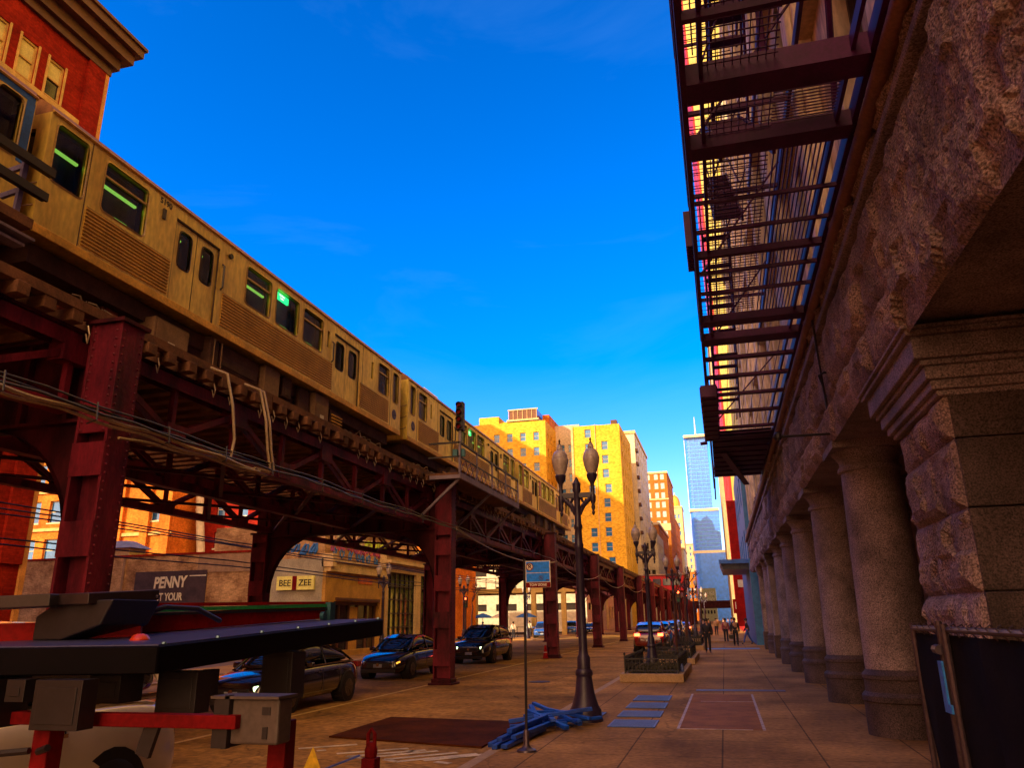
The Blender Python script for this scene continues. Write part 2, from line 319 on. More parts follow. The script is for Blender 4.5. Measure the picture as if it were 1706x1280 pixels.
# faded stencilled letters on the asphalt beyond the steel plate
mk = MB()
def stroke(x, y, dx, dy, wd=.13): mk.bar((x, y, -.053), (x+dx, y+dy, -.053), wd, .004)
for x, y, dx, dy in [(-6.75,12.0,.75,.55),(-5.9,11.65,.9,.65),(-5.62,11.45,.95,.75),(-5.35,11.35,.9,.8),(-5.62,11.45,.3,-.1),(-4.95,12.1,.22,-.08),(-4.95,11.3,.85,.75),(-4.72,11.15,.95,.85),(-4.95,11.3,.25,-.14),(-4.35,11.3,.9,.85),(-4.15,11.25,.25,-.1),(-6.35,11.85,.12,.08)]:
    stroke(x, y, dx, dy, .11)
for i in range(3): mk.bar((-7.4+i*.02, 8.2+.0*i, -.053), (-6.1, 8.9+i*.5, -.053), .09, .004)
struct(mk.build('road_lettering', WHITEP))
# steel road plate, manhole, gratings
pl = MB(); pl.add([(-6.85,13.2,-.03),(-3.85,12.5,-.03),(-3.95,15.6,-.03),(-6.9,16.0,-.03),(-6.85,13.2,-.056),(-3.85,12.5,-.056),(-3.95,15.6,-.056),(-6.9,16.0,-.056)], [(0,1,2,3),(0,4,5,1),(1,5,6,2),(2,6,7,3),(3,7,4,0)])
tag(pl.build('steel_plate', mat('rusty_steel_plate', (.075, .018, .003), rough=.8, spec=.05, var=.4, scale=1.2, bump=.5, bs=30), loc=(-5.3,14.3,-.05)), 'large rusty brown steel road plate lying on the roadway by the kerb', 'road plate')
mh = MB(); mh.lathe([(.36,0),(.36,.012),(.3,.016),(.28,.012),(.2,.018)], (-5.95,25.6,-.056), 24)
tag(mh.build('manhole_cover', BLACKM, loc=(-5.95,25.6,-.056)), 'round dark manhole cover in the road behind the steel plate', 'manhole cover')
mh = MB(); mh.lathe([(.3,0),(.3,.012),(.25,.016),(.2,.012)], (-3.75,10.2,-.056), 20)
tag(mh.build('drain_cover', BLACKM, loc=(-3.75,10.2,-.056)), 'small round drain cover by the kerb in the near foreground', 'drain cover')
GRATE = mat('galvanised_grating', (.05, .10, .26), rough=.45, metal=.3)
gl = ['nearest of the row of four blue-grey sidewalk gratings', 'second nearest of the row of four blue-grey sidewalk gratings', 'third of the row of four blue-grey sidewalk gratings', 'farthest of the row of four blue-grey sidewalk gratings, nearest the planter', 'single blue-grey sidewalk grating close behind the foot of the nearest lamp post']
for k, (x0, x1, y0, y1) in enumerate([(-2.2,-1.36,14.75,15.75),(-2.22,-1.38,16.25,17.25),(-2.24,-1.4,17.8,18.9),(-2.26,-1.42,19.4,20.6),(-2.95,-2.52,16.1,16.9)]):
    t = thing('sidewalk_grating', gl[k], 'grating', ((x0+x1)/2, (y0+y1)/2, 0), 'metal gratings in the sidewalk')
    b = MB(); b.box(x0,x1,y0,y1,.001,.006); b.build('backing', BLACKM, t)
    b = MB(); n = 14
    for i in range(n): yy = y0+(y1-y0)*(i+.5)/n; b.box(x0+.03,x1-.03,yy-.022,yy+.022,.006,.018)
    b.build('bars', GRATE, t)
    b = MB(); b.box(x0,x0+.03,y0,y1,.006,.02); b.box(x1-.03,x1,y0,y1,.006,.02); b.box(x0+.03,x1-.03,y0-.0,y0+.03,.0065,.0195); b.box(x0+.03,x1-.03,y1-.03,y1,.0065,.0195); b.build('frame', GRATE, t)
t = thing('vault_hatch', 'large rectangular metal hatch framed by pale strips in the sidewalk', 'hatch', (-.2, 18, 0))
PSTRIP = mat('worn_hatch_frame', (.5, .36, .26), rough=.6, var=.5, scale=6)
b = MB(); b.box(-.98,-.93,14.7,21.2,.001,.008); b.box(.46,.51,14.7,21.2,.001,.008); b.box(-.93,.3,14.72,14.75,.001,.0075); b.box(-.7,.46,19.4,19.43,.001,.0075); b.build('frame', PSTRIP, t)
b = MB(); b.box(-.93,.46,14.75,19.4,.0005,.004); b.box(-.93,.46,19.43,21.2,.0005,.004); b.build('lid', mat('hatch_lid', (.33, .12, .02), spec=.1, rough=.7, var=.3), t)
b = MB(); b.box(-.9,1.35,22.1,22.5,.001,.012); tag(b.build('trench_drain', mat('trench_iron', (.06,.04,.07), rough=.5), loc=(.2,22.3,0)), 'long dark trench drain crossing the sidewalk behind the framed hatch', 'drain')
BLUW = mat('blue_paving_band', (.10, .24, .5), rough=.6)
struct((lambda b: (b.add([(-1.2,50.2,.004),(1.9,50.2,.004),(1.9,52.2,.004),(-1.2,52.2,.004)], [(0,1,2,3)]), b)[1])(MB()).build('crosswalk_band', BLUW))
# ---------------- elevated railway ----------------
COLY = [9.25, 24.5, 41.3, 56.5, 71.4, 88, 104, 120, 136, 152, 168, 184, 200, 216, 232, 248, 264]
def steel_column(x, y, ztop, near, label, east=True):
    t = thing('steel_column', label, 'steel column', (x, y, -.06), 'steel columns of the elevated railway')
    hx, hy = .29, .24
    b = MB(); b.box(x-hx,x-hx+.05,y-hy,y+hy,.12,ztop); b.box(x+hx-.05,x+hx,y-hy,y+hy,.12,ztop); b.box(x-hx+.05,x+hx-.05,y-.02,y+.02,.12,ztop)
    b.box(x-hx+.05,x+hx-.05,y-hy+.01,y-hy+.03,4.6,ztop-.003); b.box(x-hx+.05,x+hx-.05,y+hy-.03,y+hy-.01,4.6,ztop-.003)
    b.build('shaft', STEEL, t, bevel=.006, seg=1)
    if near:
        zz = .5
        while zz < 4.4:
            b = MB(); b.box(x-hx+.002,x+hx-.002,y-hy-.015,y-hy-.001,zz,zz+.5); b.build('batten_plate', STEEL, t); zz += 1.15
        b = MB()
        for k in range(int(ztop/.13)):
            z = .35+k*.13
            for (px, py, nx, ny) in ((x+hx, y-hy+.06, 1, 0), (x+hx, y+hy-.06, 1, 0), (x-hx+.09, y-hy, 0, -1), (x+hx-.09, y-hy, 0, -1)):
                if z > ztop-.1: continue
                if ny and z < 4.6: continue
                c = Vector((px, py, z)); n_ = Vector((nx, ny, 0)); s_ = Vector((ny, nx, 0)); u = Vector((0,0,1)); r = .026
                vs = [c+(s_*math.cos(a)+u*math.sin(a))*r for a in [i*math.pi/3 for i in range(6)]]+[c+n_*.02]
                b.add(vs, [(i, (i+1) % 6, 6) for i in range(6)])
        b.build('rivets', STEEL, t)
    b = MB(); b.box(x-hx-.12,x+hx+.12,y-hy-.12,y+hy+.12,-.06,.0); b.box(x-hx-.04,x+hx+.04,y-hy-.04,y+hy+.04,.0,.12); b.build('base_plate', STEEL_D, t, bevel=.01, seg=1)
    b = MB(); b.box(x-hx-.06,x+hx+.06,y-hy-.06,y+hy+.06,ztop,ztop+.06); b.build('cap_plate', STEEL_D, t)
    return t
ordn = ['nearest, partly behind the red trailer', 'second, standing between the black cars by the lane line', 'third, with the small red cone at its foot', 'fourth', 'fifth', 'sixth', 'seventh', 'eighth', 'ninth', 'tenth', 'eleventh', 'twelfth', 'thirteenth', 'fourteenth', 'fifteenth', 'sixteenth', 'farthest']
for k, y in enumerate(COLY):
    steel_column(-8.8, y, 6.33, k < 4, 'dark red steel column of the street-side row, %s' % (ordn[k] if k < 2 or k == 2 or k == 16 else ordn[k]+' counted from the camera'))
    steel_column(-15.7, y, 4.9, k < 2, 'dark red steel column of the row beyond the traffic lane, %s' % (['nearest', 'second', 'third'][k] if k < 3 else ordn[k]+' counted from the camera'))
def cross_girder(y, k):
    t = thing('cross_girder', 'dark red riveted plate girder spanning the lane between columns, %s' % ('farthest of all' if k == 16 else ['nearest', 'second', 'third', 'fourth'][k] + ' from the camera' if k < 4 else ordn[k]+' along the street'), 'girder', (-12.2, y, 5), 'cross girders of the elevated railway')
    b = MB(); b.box(-15.98,-9.1,y-.02,y+.02,4.85,6.15); b.box(-15.98,-9.1,y-.2,y+.2,6.15,6.2); b.box(-15.38,-9.12,y-.2,y+.2,4.8,4.85)
    for i in range(8): xx = -15.6+i*.88; b.box(xx-.04,xx+.04,y-.14,y-.02,4.85,6.15)
    b.build('web_plate', STEEL_D, t)
    for s, x0 in ((1, -15.4), (-1, -9.1)):
        r = 1.9; poly = [(x0, 4.8), (x0, 4.8-r)]
        for i in range(9):
            a = math.pi/2*i/8; poly.append((x0+s*(r*.95-r*.95*math.cos(a))+s*.06, 4.8-r+r*math.sin(a)))
        b = MB(); b.prism(poly, lambda u, v, d: (u, d, v), y-.03, y+.03)
        pts = poly[2:]
        for i in range(len(pts)-1): b.bar((pts[i][0], y, pts[i][1]), (pts[i+1][0], y, pts[i+1][1]), .2, .025, up=(0,1,0)) if False else b.add([(pts[i][0], y-.12, pts[i][1]),(pts[i+1][0], y-.12, pts[i+1][1]),(pts[i+1][0], y+.12, pts[i+1][1]),(pts[i][0], y+.12, pts[i][1])], [(0,1,2,3)])
        b.build('knee_bracket', STEEL_D, t)
for k, y in enumerate(COLY): cross_girder(y, k)
def truss(x, y0, y1, label, detail):
    t = thing('truss_girder', label, 'truss girder', (x, (y0+y1)/2, 5), 'trusses carrying the tracks')
    zb, zt = 5.05, 6.05
    b = MB(); b.box(x-.13,x+.13,y0,y1,zt+.1,zt+.13); b.box(x-.13,x-.11,y0,y1,zt-.1,zt+.1); b.box(x+.11,x+.13,y0,y1,zt-.1,zt+.1); b.build('top_chord', STEEL, t)
    b = MB(); b.box(x-.12,x+.12,y0,y1,zb-.12,zb-.095); b.box(x-.12,x-.1,y0,y1,zb-.095,zb+.06); b.box(x+.1,x+.12,y0,y1,zb-.095,zb+.06); b.build('bottom_chord', STEEL, t)
    n = max(4, 2*round((y1-y0)/3.9)); st = (y1-y0)/n
    for i in range(n+1):
        y = y0+i*st; y = min(max(y, y0+.06), y1-.06)
        b = MB(); b.box(x-.05,x+.05,y-.05,y+.05,zb+.06,zt-.1)
        b.build('vertical_strut', STEEL, t)
        b = MB(); zc = zb+.1 if i % 2 else zt-.15; b.box(x-.145,x+.145,y-.26,y+.26,zc-.2,zc+.16); b.build('gusset_plate', STEEL, t)
    for i in range(n):
        a, c = y0+i*st, y0+(i+1)*st; p, q = ((x, a, zt-.1), (x, c, zb+.05)) if i % 2 == 0 else ((x, a, zb+.05), (x, c, zt-.1))
        for e in (-.075, .075):
            pass
        b = MB(); b.bar((p[0]-.075,)+p[1:], (q[0]-.075,)+q[1:], .03, .11); b.bar((p[0]+.075,)+p[1:], (q[0]+.075,)+q[1:], .03, .11); b.build('diagonal_brace', STEEL, t)
spans = [(-6, 9.0)]+[(COLY[i]+.25, COLY[i+1]-.25) for i in range(9)]
tl = ['directly in front of the camera left edge', 'between the first and second columns', 'between the second and third columns', 'between the third and fourth columns', 'between the fourth and fifth columns', 'between the fifth and sixth columns', 'between the sixth and seventh columns', 'between the seventh and eighth columns', 'between the eighth and ninth columns', 'between the ninth and tenth columns']
for k, (a, c) in enumerate(spans):
    truss(-9.35, a, c, 'dark red street-side truss girder %s' % tl[k], k < 4)
    if k < 6: truss(-12.3, a, c, 'dark red middle truss girder under the tracks %s' % tl[k], False)
    if k < 6: truss(-15.3, a, c, 'dark red far-side truss girder %s' % tl[k], False)
g = thing('stringer_girders', 'long dark red plate girders of the elevated railway receding down the street', 'girder', (-12, 200, 5))
for x in (-9.35, -12.3, -15.3):
    b = MB(); b.box(x-.03,x+.03,COLY[9]+.25,300,4.95,6.2); b.box(x-.15,x+.15,COLY[9]+.25,300,4.93,4.95); b.build('plate_girder', STEEL_D, g)
# lateral bracing under deck
lt = thing('lateral_bracing', 'dark crossed bracing bars under the tracks between the trusses', 'bracing', (-12.3, 30, 5))
for k, (a, c) in enumerate(spans[:5]):
    n = 4; st = (c-a)/n
    for i in range(n):
        for (xa, xb) in ((-9.5, -12.15), (-12.45, -15.15)):
            b = MB(); b.bar((xa, a+i*st, 5.0), (xb, a+(i+1)*st, 5.0), .09, .07); b.bar((xb, a+i*st, 5.09), (xa, a+(i+1)*st, 5.09), .09, .07); b.build('crossed_bars', STEEL_D, lt)
def track(x0, x1, label, n0):
    t = thing('railway_track', label, 'railway track', ((x0+x1)/2, 9, 6.5), 'elevated railway tracks')
    xc = (x0+x1)/2
    for s in (-.72, .72):
        b = MB(); b.box(xc+s-.035,xc+s+.035,-10,300,6.49,6.61); b.box(xc+s-.07,xc+s+.07,-10,300,6.452,6.49); b.build('rail', RAIL, t)
    b = MB(); 
    for i in range(26): b.box(x1-.22,x1-.04,-10+i*12+.02,2-.02+i*12,6.452,6.61)
    b.build('guard_timber', WOOD_T, t)
    b = MB(); b.box(x0+.05,x0+.2,-10,300,6.452,6.61); b.build('guard_timber', WOOD_T, t)
    ind = 0; ms = MB()
    for i in range(600):
        y = -9+i*.52; jl = random.uniform(-.06, .08)
        if y > 300: break
        if 3 < y and ind < n0:
            b = MB(); b.box(x0+.02,x1+jl,y-.11,y+.11,6.26,6.45); b.build('tie', WOOD_T, t, bevel=.01, seg=1); ind += 1
        else: ms.box(x0+.02,x1+jl*.5,y-.11,y+.11,6.26,6.45)
    o = ms.build('tie', WOOD_T, t); o['kind'] = 'stuff'
    if x1 > -10:
        b = MB()
        for i in range(75):
            y = 4.2+i*.52*random.choice((1, 1)); z = 6.2; x = x1-.05
            if random.random() < .35: continue
            b.tube([(x, y, 6.27), (x+.03, y+.02, 6.13), (x-.02, y+.05, 6.05-random.random()*.06), (x-.06, y+.04, 6.16)], .012, 5)
        b.build('hanging_straps', mat('galvanised_strap', (.5, .38, .25), rough=.4, metal=.3), t)
track(-12.85, -8.98, 'near elevated track of rails on timber ties, carrying the train', 100)
track(-16.3, -13.0, 'far elevated track of rails on timber ties behind the train', 40)
b = MB(); b.box(-9.5,-9.2,-6,150,6.2,6.25); b.box(-12.4,-12.2,-6,150,6.2,6.25); b.box(-15.4,-15.2,-6,150,6.2,6.25)
tag(b.build('deck_stringer', STEEL_D, loc=(-12, 60, 6.4)), 'dark steel stringers between the trusses and the timber ties', 'stringer')
# ---------------- train ----------------
def make_car(label, flip, number=None, led=True, overlay=None, first=False):
    t = thing('train_car', label, 'train car', (0,0,0), 'cars of the elevated train')
    fy = (lambda y: -(y-15.65)) if flip else (lambda y: y-15.65)
    def Rg(a, c): p, q = fy(a), fy(c); return (min(p, q), max(p, q))
    X = 1.42; L = 7.3; fn = E_face(X)
    wins = [(8.5,9.18,.95,2.0),(9.58,10.65,1.0,1.97),(13.92,14.95,1.03,1.95),(15.18,16.25,1.03,1.95),(16.48,17.52,1.03,1.95),(21.15,21.95,1.0,1.95),(22.3,22.74,.95,1.97)]
    slits = [(17.78,17.93,1.3,1.78),(20.62,20.77,1.25,1.8)]
    doors = [(11.48,12.9,.06,1.86),(18.2,19.8,.06,1.86)]
    hs = [(*Rg(a, c), z0, z1) for a, c, z0, z1 in wins+slits+doors]
    b = MB(); b.holes(-L, L, .0, 2.12, hs, fn, .1)
    b.box(-X, -X+.03, -L, L, 0, 2.12); b.box(-X+.03, X-.03, -L+.02, L-.02, -.02, .04)
    b.build('body', TRAIN, t)
    b = MB(); poly = [(X+.015, 2.12), (X-.05, 2.26), (X-.28, 2.42), (.5, 2.5), (-.5, 2.5), (-X+.28, 2.42), (-X+.05, 2.26), (-X-.015, 2.12)]
    b.prism(poly, lambda u, v, d: (u, d, v), -L, L); b.build('roof', TROOF, t, smooth=True)
    b = MB(); b.tube([(X+.01, -L, 2.13), (X+.01, L, 2.13)], .028, 6); b.build('gutter', TEDGE, t)
    b = MB(); b.box(X-.02, X+.025, -L, L, -.06, .1); b.box(X-.02, X+.012, -L, L, .1, .2) if False else None; b.build('side_sill', TEDGE, t, bevel=.01, seg=1)
    for (a, c, top) in ((9.3,11.42,.9),(13.12,18.12,.93),(19.88,21.95,.9)):
        y0, y1 = Rg(a, c); b = MB(); z = .16; n = 11 if True else 9; st = (top-z)/n
        for i in range(n):
            zz = z+i*st; b.add([(X+.002,y0,zz),(X+.022,y0,zz+st*.25),(X+.022,y0,zz+st*.6),(X+.002,y0,zz+st*.85),(X+.002,y1,zz),(X+.022,y1,zz+st*.25),(X+.022,y1,zz+st*.6),(X+.002,y1,zz+st*.85)], [(0,4,5,1),(1,5,6,2),(2,6,7,3),(0,1,2,3),(4,7,6,5)])
            b.cur = 1; b.add([(X+.003,y0,zz+st*.85),(X+.003,y0,zz+st),(X+.003,y1,zz+st),(X+.003,y1,zz+st*.85)], [(0,3,2,1)]); b.cur = 0
        b.build('ribbed_panel', [TRAINR, GASKET], t)
    def rrect(y0, y1, z0, z1, r, x, M, name, par, th=.03, w_=.03):
        def ring(e, rr):
            pts = []
            for cy, cz, a0 in ((y1-rr-e, z1-rr-e, 0), (y0+rr+e, z1-rr-e, 90), (y0+rr+e, z0+rr+e, 180), (y1-rr-e, z0+rr+e, 270)):
                for k in range(5): a = R(a0+k*22.5); pts.append((cy+rr*math.cos(a), cz+rr*math.sin(a)))
            return pts
        o_, i_ = ring(-w_, r+w_), ring(0, r); n = len(o_); b = MB()
        vs = [(x, p[0], p[1]) for p in o_]+[(x+.012, p[0], p[1]) for p in i_]+[(x-th, p[0], p[1]) for p in i_]
        b.add(vs, [(i, (i+1) % n, n+(i+1) % n, n+i) for i in range(n)]+[(n+i, n+(i+1) % n, 2*n+(i+1) % n, 2*n+i) for i in range(n)])
        c4 = [(y1,z1),(y0,z1),(y0,z0),(y1,z0)]
        for q, (cy, cz) in enumerate(c4):
            idx = [(q*5+k) for k in range(5)]; vv = [(x-.004, cy, cz)]+[(x-.004, i_[i][0], i_[i][1]) for i in idx]
            b.add(vv, [(0, k+1, k+2) for k in range(4)])
        return b.build(name, M, par)
    SILVER = MATS['train_frame_metal'] if 'train_frame_metal' in MATS else mat('train_frame_metal', (.5, .32, .1), rough=.35, metal=.4)
    for k, (a, c, z0, z1) in enumerate(wins):
        y0, y1 = Rg(a, c)
        b = MB(); b.add([(X-.055,y0,z0),(X-.055,y1,z0),(X-.055,y1,z1),(X-.055,y0,z1)], [(0,1,2,3)]); wd = b.build('window', TGLASS, t)
        rrect(y0, y1, z0, z1, .09, X+.004, SILVER, 'window_seal', wd)
        if k in (1, 2, 4, 5): b = MB(); b.box(X-.055, X-.015, y0, y1, z1-.3, z1-.26); b.build('transom_bar', SILVER, wd)
        b = MB(); b.box(X-.30, X-.28, y0-.05, y1+.05, z0-.05, z1+.05); b.build('window_backing', DARKIN, wd)
        b = MB(); zz = z1-.36; b.box(X-.25, X-.2, y0+(.0 if k % 3 else .08), y1-.05*(k % 2), zz, zz+.04)
        if k in (0, 1, 2): b.build('interior_light', TUBE_L, wd)
        if k in (1, 3, 4): b = MB(); b.box(X-.25, X-.2, y0+.5*(y1-y0), y0+.8*(y1-y0), z0+.1, z0+.16); b.build('interior_light', TUBE_L, wd)
        if led and k == (3): 
            b = MB(); b.box(X-.14, X-.09, y0+.06, y0+.06+.62, z1-.2, z1-.03); ld = b.build('destination_display', LEDG, t)
            for q, (s_, dz) in enumerate((('Harlem', -.075), ('Lake', -.15))):
                text(s_, .085, LEDT, ld, lambda u, v, d, dz=dz, y0=y0, z1=z1: (X-.086+d, y0+.37+u, z1+dz+v), extr=.002)
    for a, c, z0, z1 in slits:
        y0, y1 = Rg(a, c); b = MB(); b.box(X-.05, X-.04, y0, y1, z0, z1); b.build('slit_window', DGLASS, t)
    for a, c, z0, z1 in doors:
        y0, y1 = Rg(a, c); ym = (y0+y1)/2; g = .012
        for (p, q) in ((y0+.02, ym-g), (ym+g, y1-.02)):
            wy0, wy1 = p+.17, q-.14; b = MB(); f2 = E_face(X-.045); b.holes(p, q, z0, z1-.03, [(wy0, wy1, .9, 1.68)], f2, .04); b.box(X-.09, X-.086, p, wy0-.001, z0, z1-.03)
            d = b.build('door', TRAIN, t)
            b = MB(); b.add([(X-.07,wy0,.9),(X-.07,wy1,.9),(X-.07,wy1,1.68),(X-.07,wy0,1.68)], [(0,1,2,3)]); b.build('pane', TGLASS, d)
            rrect(wy0, wy1, .9, 1.68, .1, X-.04, GASKET, 'pane_seal', d)
            b = MB(); b.box(X-.22, X-.2, wy0-.1, wy1+.1, .85, 1.7); b.build('dark_interior', DARKIN, d)
            b = MB(); b.box(X-.18, X-.14, wy0, wy0+.16, 1.5, 1.54); b.build('interior_light', TUBE_L, d)
        b = MB(); b.box(X-.1, X-.01, y0, y0+.02, z0, z1); b.box(X-.1, X-.01, y1-.02, y1, z0, z1); b.box(X-.1,X-.01,y0+.02,y1-.02,z1-.03,z1); b.box(X-.1, X-.05, ym-g, ym+g, z0, z1-.03)
        b.build('door_frame', GASKET, t)
    def T(y, z, s, M, txt, sz):
        return text(txt, sz, M, t, lambda u, v, d: (X+.004+d, fy(y)+u, z+v), extr=.002, bold=.003)
    if number: T(11.13, 1.98, 0, BLACKM, number, .17)
    b = MB(); yy = fy(11.1); b.box(X, X+.03, yy-.04, yy+.04, 1.62, 1.84); b.build('indicator_light', BLACKM, t)
    b = MB(); b.tube([(X-.01, fy(13.25), 1.85), (X+.05, fy(13.25), 1.85)], .06, 12); b.build('side_lamp', BLACKM, t)
    for yy in (13.03, 18.08): b = MB(); b.tube([(X, fy(yy), .95), (X+.05, fy(yy), 1.0), (X+.05, fy(yy), 1.5), (X, fy(yy), 1.55)], .022, 6); b.build('grab_handle', BLACKM, t)
    b = MB(); b.tube([(X-.005, fy(22.45), .55), (X+.006, fy(22.45), .55)], .17, 24); b.build('logo_disc', NAVY, t)
    T(22.45, .55, 0, WHITE, 'cta', .17)
    for yy in (9.24, 20.0, 22.1): b = MB(); b.box(X, X+.004, fy(yy)-.008, fy(yy)+.008, .1, 2.1); b.build('panel_seam', GASKET, t)
    # ends
    for s in (-1, 1):
        b = MB(); f3 = lambda u, v, d, s=s: (u, s*(L-d), v)
        b.holes(-X, X, 0, 2.12, [(-.38, .38, .1, 1.9), (.55, 1.15, .95, 1.85), (-1.15, -.55, .95, 1.85)], f3, .08); b.build('end_wall', TRAIN, t)
        b = MB(); b.box(-.38, .38, s*(L-.1), s*(L-.07), .1, 1.9); dd = b.build('end_door', TRAIN, t); b = MB(); b.box(-.22, .22, s*(L-.07), s*(L-.06), .95, 1.75); b.build('pane', DGLASS, dd)
        b = MB(); b.box(.55, 1.15, s*(L-.09), s*(L-.08), .95, 1.85); b.box(-1.15, -.55, s*(L-.09), s*(L-.08), .95, 1.85); b.build('end_window', DGLASS, t)
        b = MB()
        for zz in (.4, .8, 1.2): b.tube([(.5, s*L, zz), (.6, s*(L+.12), zz-.08), (1.3, s*(L+.12), zz-.08), (X-.05, s*L, zz)], .014, 5)
        b.build('safety_chain', UNDER2, t)
    # underbody
    b = MB(); b.box(-1.1, 1.1, -L+.3, L-.3, -.4, -.06); b.box(.5, 1.05, -3.2, 3.2, -.8, -.4); b.box(-1.2, -.9, -3, 3, -.9, -.4); b.build('underframe', UNDER, t)
    ub = [(11.35,12.35,-1.02),(13.1,13.4,-.7),(13.5,15.0,-.62),(15.1,15.75,-.8),(16.0,16.4,-.6),(16.9,17.4,-.8),(17.5,18.25,-.95),(18.45,19.1,-.95)]
    for k, (a, c, z) in enumerate(ub):
        y0, y1 = Rg(a, c); b = MB(); b.box(.7, 1.33-(k % 3)*.06, y0, y1, z, -.3 if k in (0, 7) else -.08)
        if k % 2 == 0: b.box(1.33-(k % 3)*.06, 1.35-(k % 3)*.06, y0+.06, y1-.06, z+.05, -.36)
        e = b.build('equipment_box', UNDER2 if k in (0, 3, 6) else UNDER, t, bevel=.015, seg=1)
        if k in (0, 6): b = MB(); b.box(1.352, 1.356, (y0+y1)/2-.12, (y0+y1)/2+.08, z+.2, z+.32); b.build('data_plate', WHITE, e)
        if k == 7:
            b = MB()
            for i in range(6): b.box(1.29, 1.33, y0+.03, y1-.03, z+.04+i*.09, z+.07+i*.09)
            b.build('vent_slats', TEDGE, e)
    b = MB(); ya, yb = Rg(13.12, 13.38); b.tube([(1.36, ya, -.15), (1.36, ya, -.8), (1.36, yb, -.8), (1.36, yb, -.15), (1.36, ya, -.15)], .014, 5); b.build('step_ladder', UNDER2, t)
    for yc in (-5.0, 5.0):
        b = MB(); b.box(.95, 1.15, yc-1.3, yc+1.3, -.92, -.68); b.box(.9, 1.2, yc-.35, yc+.35, -1.08, -.6); b.box(.95, 1.1, yc-1.35, yc-.95, -1.05, -.6); b.box(.95, 1.1, yc+.95, yc+1.35, -1.05, -.6); b.box(-1.1,-.9,yc-1.3,yc+1.3,-.92,-.68); b.box(-.9,.95,yc-.2,yc+.2,-.9,-.4)
        tk = b.build('truck_frame', mat('rusty_truck_iron', (.24, .05, .02), rough=.7, var=.6, scale=6), t, bevel=.03, seg=1)
        for dy in (-.95, .95):
            b = MB(); 
            for xx in (.72, -.72): b.tube([(xx-.06, yc+dy, -.87), (xx+.06, yc+dy, -.87)], .34, 20)
            b.tube([(-.7, yc+dy, -.87), (1.16, yc+dy, -.87)], .06, 8); b.build('wheel', UNDER, tk)
            b = MB(); b.tube([(1.15, yc+dy, -.8), (1.25, yc+dy, -.8)], .12, 10); b.build('axle_box', mat('axle_red', (.35, .05, .02), rough=.5), tk)
        b = MB()
        for i in range(7):
            y_ = yc-1.1+i*.36; b.tube([(1.16, y_, -.6), (1.24, y_+.1, -.45-random.random()*.3), (1.22, y_+.28, -.85+random.random()*.25), (1.15, y_+.33, -.6)], .014, 5)
        b.build('air_hose', mat('hose_grey', (.35, .27, .2), rough=.5), tk)
        b = MB(); b.box(1.25, 1.32, yc-.9, yc+.9, -1.12, -1.04); b.build('shoe_beam', WOOD_T, tk)
    if overlay:
        b = MB(); b.box(X, X+.006, *Rg(*overlay[0]), .0, 2.11) if False else None
        for (a, c, z0, z1) in overlay: y0, y1 = Rg(a, c); b.box(X+.001, X+.006, y0, y1, z0, z1)
        b.build('wrap_panel', overlay_mat, t)  # red ad wrap on the third car, painted sky reflection on the rear car
    return t
overlay_mat = mat('blue_car_end_wrap', (.03, .13, .42), rough=.3, var=.4, scale=2)  # sky reflection on the rear car's end, painted as blue panels
car1 = make_car('tan stainless steel train car numbered 5190 with green lit destination sign', False, number='5190')
car2 = make_car('train car next ahead of the numbered one, with round logo by its end', True)
overlay_mat = mat('red_ad_wrap', (.5, .03, .015), rough=.4, var=.35, scale=2)
car3 = make_car('third train car, with red advertising panels, far along the track', False, led=False, overlay=[(9.3,9.5,.1,2.1),(13.2,13.8,1.0,1.9),(18.3,18.6,.8,1.7),(20.0,20.5,.9,1.9)])
overlay_mat = MATS['blue_car_end_wrap']  # painted sky reflection, not a wrap
car0 = make_car('rear train car at the left picture edge with sky reflection painted blue on its corner', False, overlay=[(21.96,22.92,2.0,2.115),(22.78,22.93,.9,2.0),(21.0,21.1,1.0,2.1)])
TX, TZ = -11.32, 7.83
car1.location = (TX, 15.65, TZ); car2.location = (TX, 30.9, TZ); car3.location = (TX, 46.15, TZ); car0.location = (TX, .75, TZ)
# ---------------- side platforms and signal ----------------
GREYS = mat('galvanised_platform_steel', (.2, .15, .2), rough=.5, metal=.3, var=.3)
t = thing('walkway_platform', 'railed walkway platform end jutting beside the train at the left edge', 'platform', (-9.4, 6, 7.4))
b = MB(); b.box(-9.8,-9.15,0,7.75,7.35,7.5); b.build('deck', WOOD_T, t)
b = MB(); b.box(-9.25,-9.17,0,7.95,8.33,8.42); b.box(-9.17,-9.13,0,7.95,8.31,8.44); b.build('top_rail', BLACKM, t)
b = MB(); b.box(-9.25,-9.17,0,7.9,7.9,7.99); b.box(-9.17,-9.13,0,7.9,7.88,8.01); b.build('mid_rail', BLACKM, t)
for y in (7.55, 5.5, 3.4):
    b = MB(); b.box(-9.3,-9.25,y-.04,y+.04,7.5,8.4); b.bar((-9.28,y,8.3),(-9.6,y,8.25),.05,.08); b.bar((-9.28,y,7.9),(-9.6,y,7.85),.05,.08); b.build('bracket_post', mat('bluish_bracket_steel', (.13, .11, .25), rough=.5), t)
b = MB(); b.box(-9.2,-9.0,0,7.7,7.1,7.14); b.box(-9.25,-9.05,0,7.6,6.98,7.02); b.build('conduit_tray', GREYS, t)
t = thing('signal_platform', 'small railed signal platform on braces jutting from the elevated railway', 'platform', (-8.3, 27, 6.4))
b = MB(); b.box(-9.05,-7.9,23.3,31.0,6.42,6.5); b.build('deck', WOOD_T, t, bevel=.01, seg=1)
b = MB(); b.box(-7.95,-7.88,23.3,31,6.3,6.5); b.box(-9.0,-7.95,23.28,23.36,6.3,6.42); b.build('edge_beam', GREYS, t)
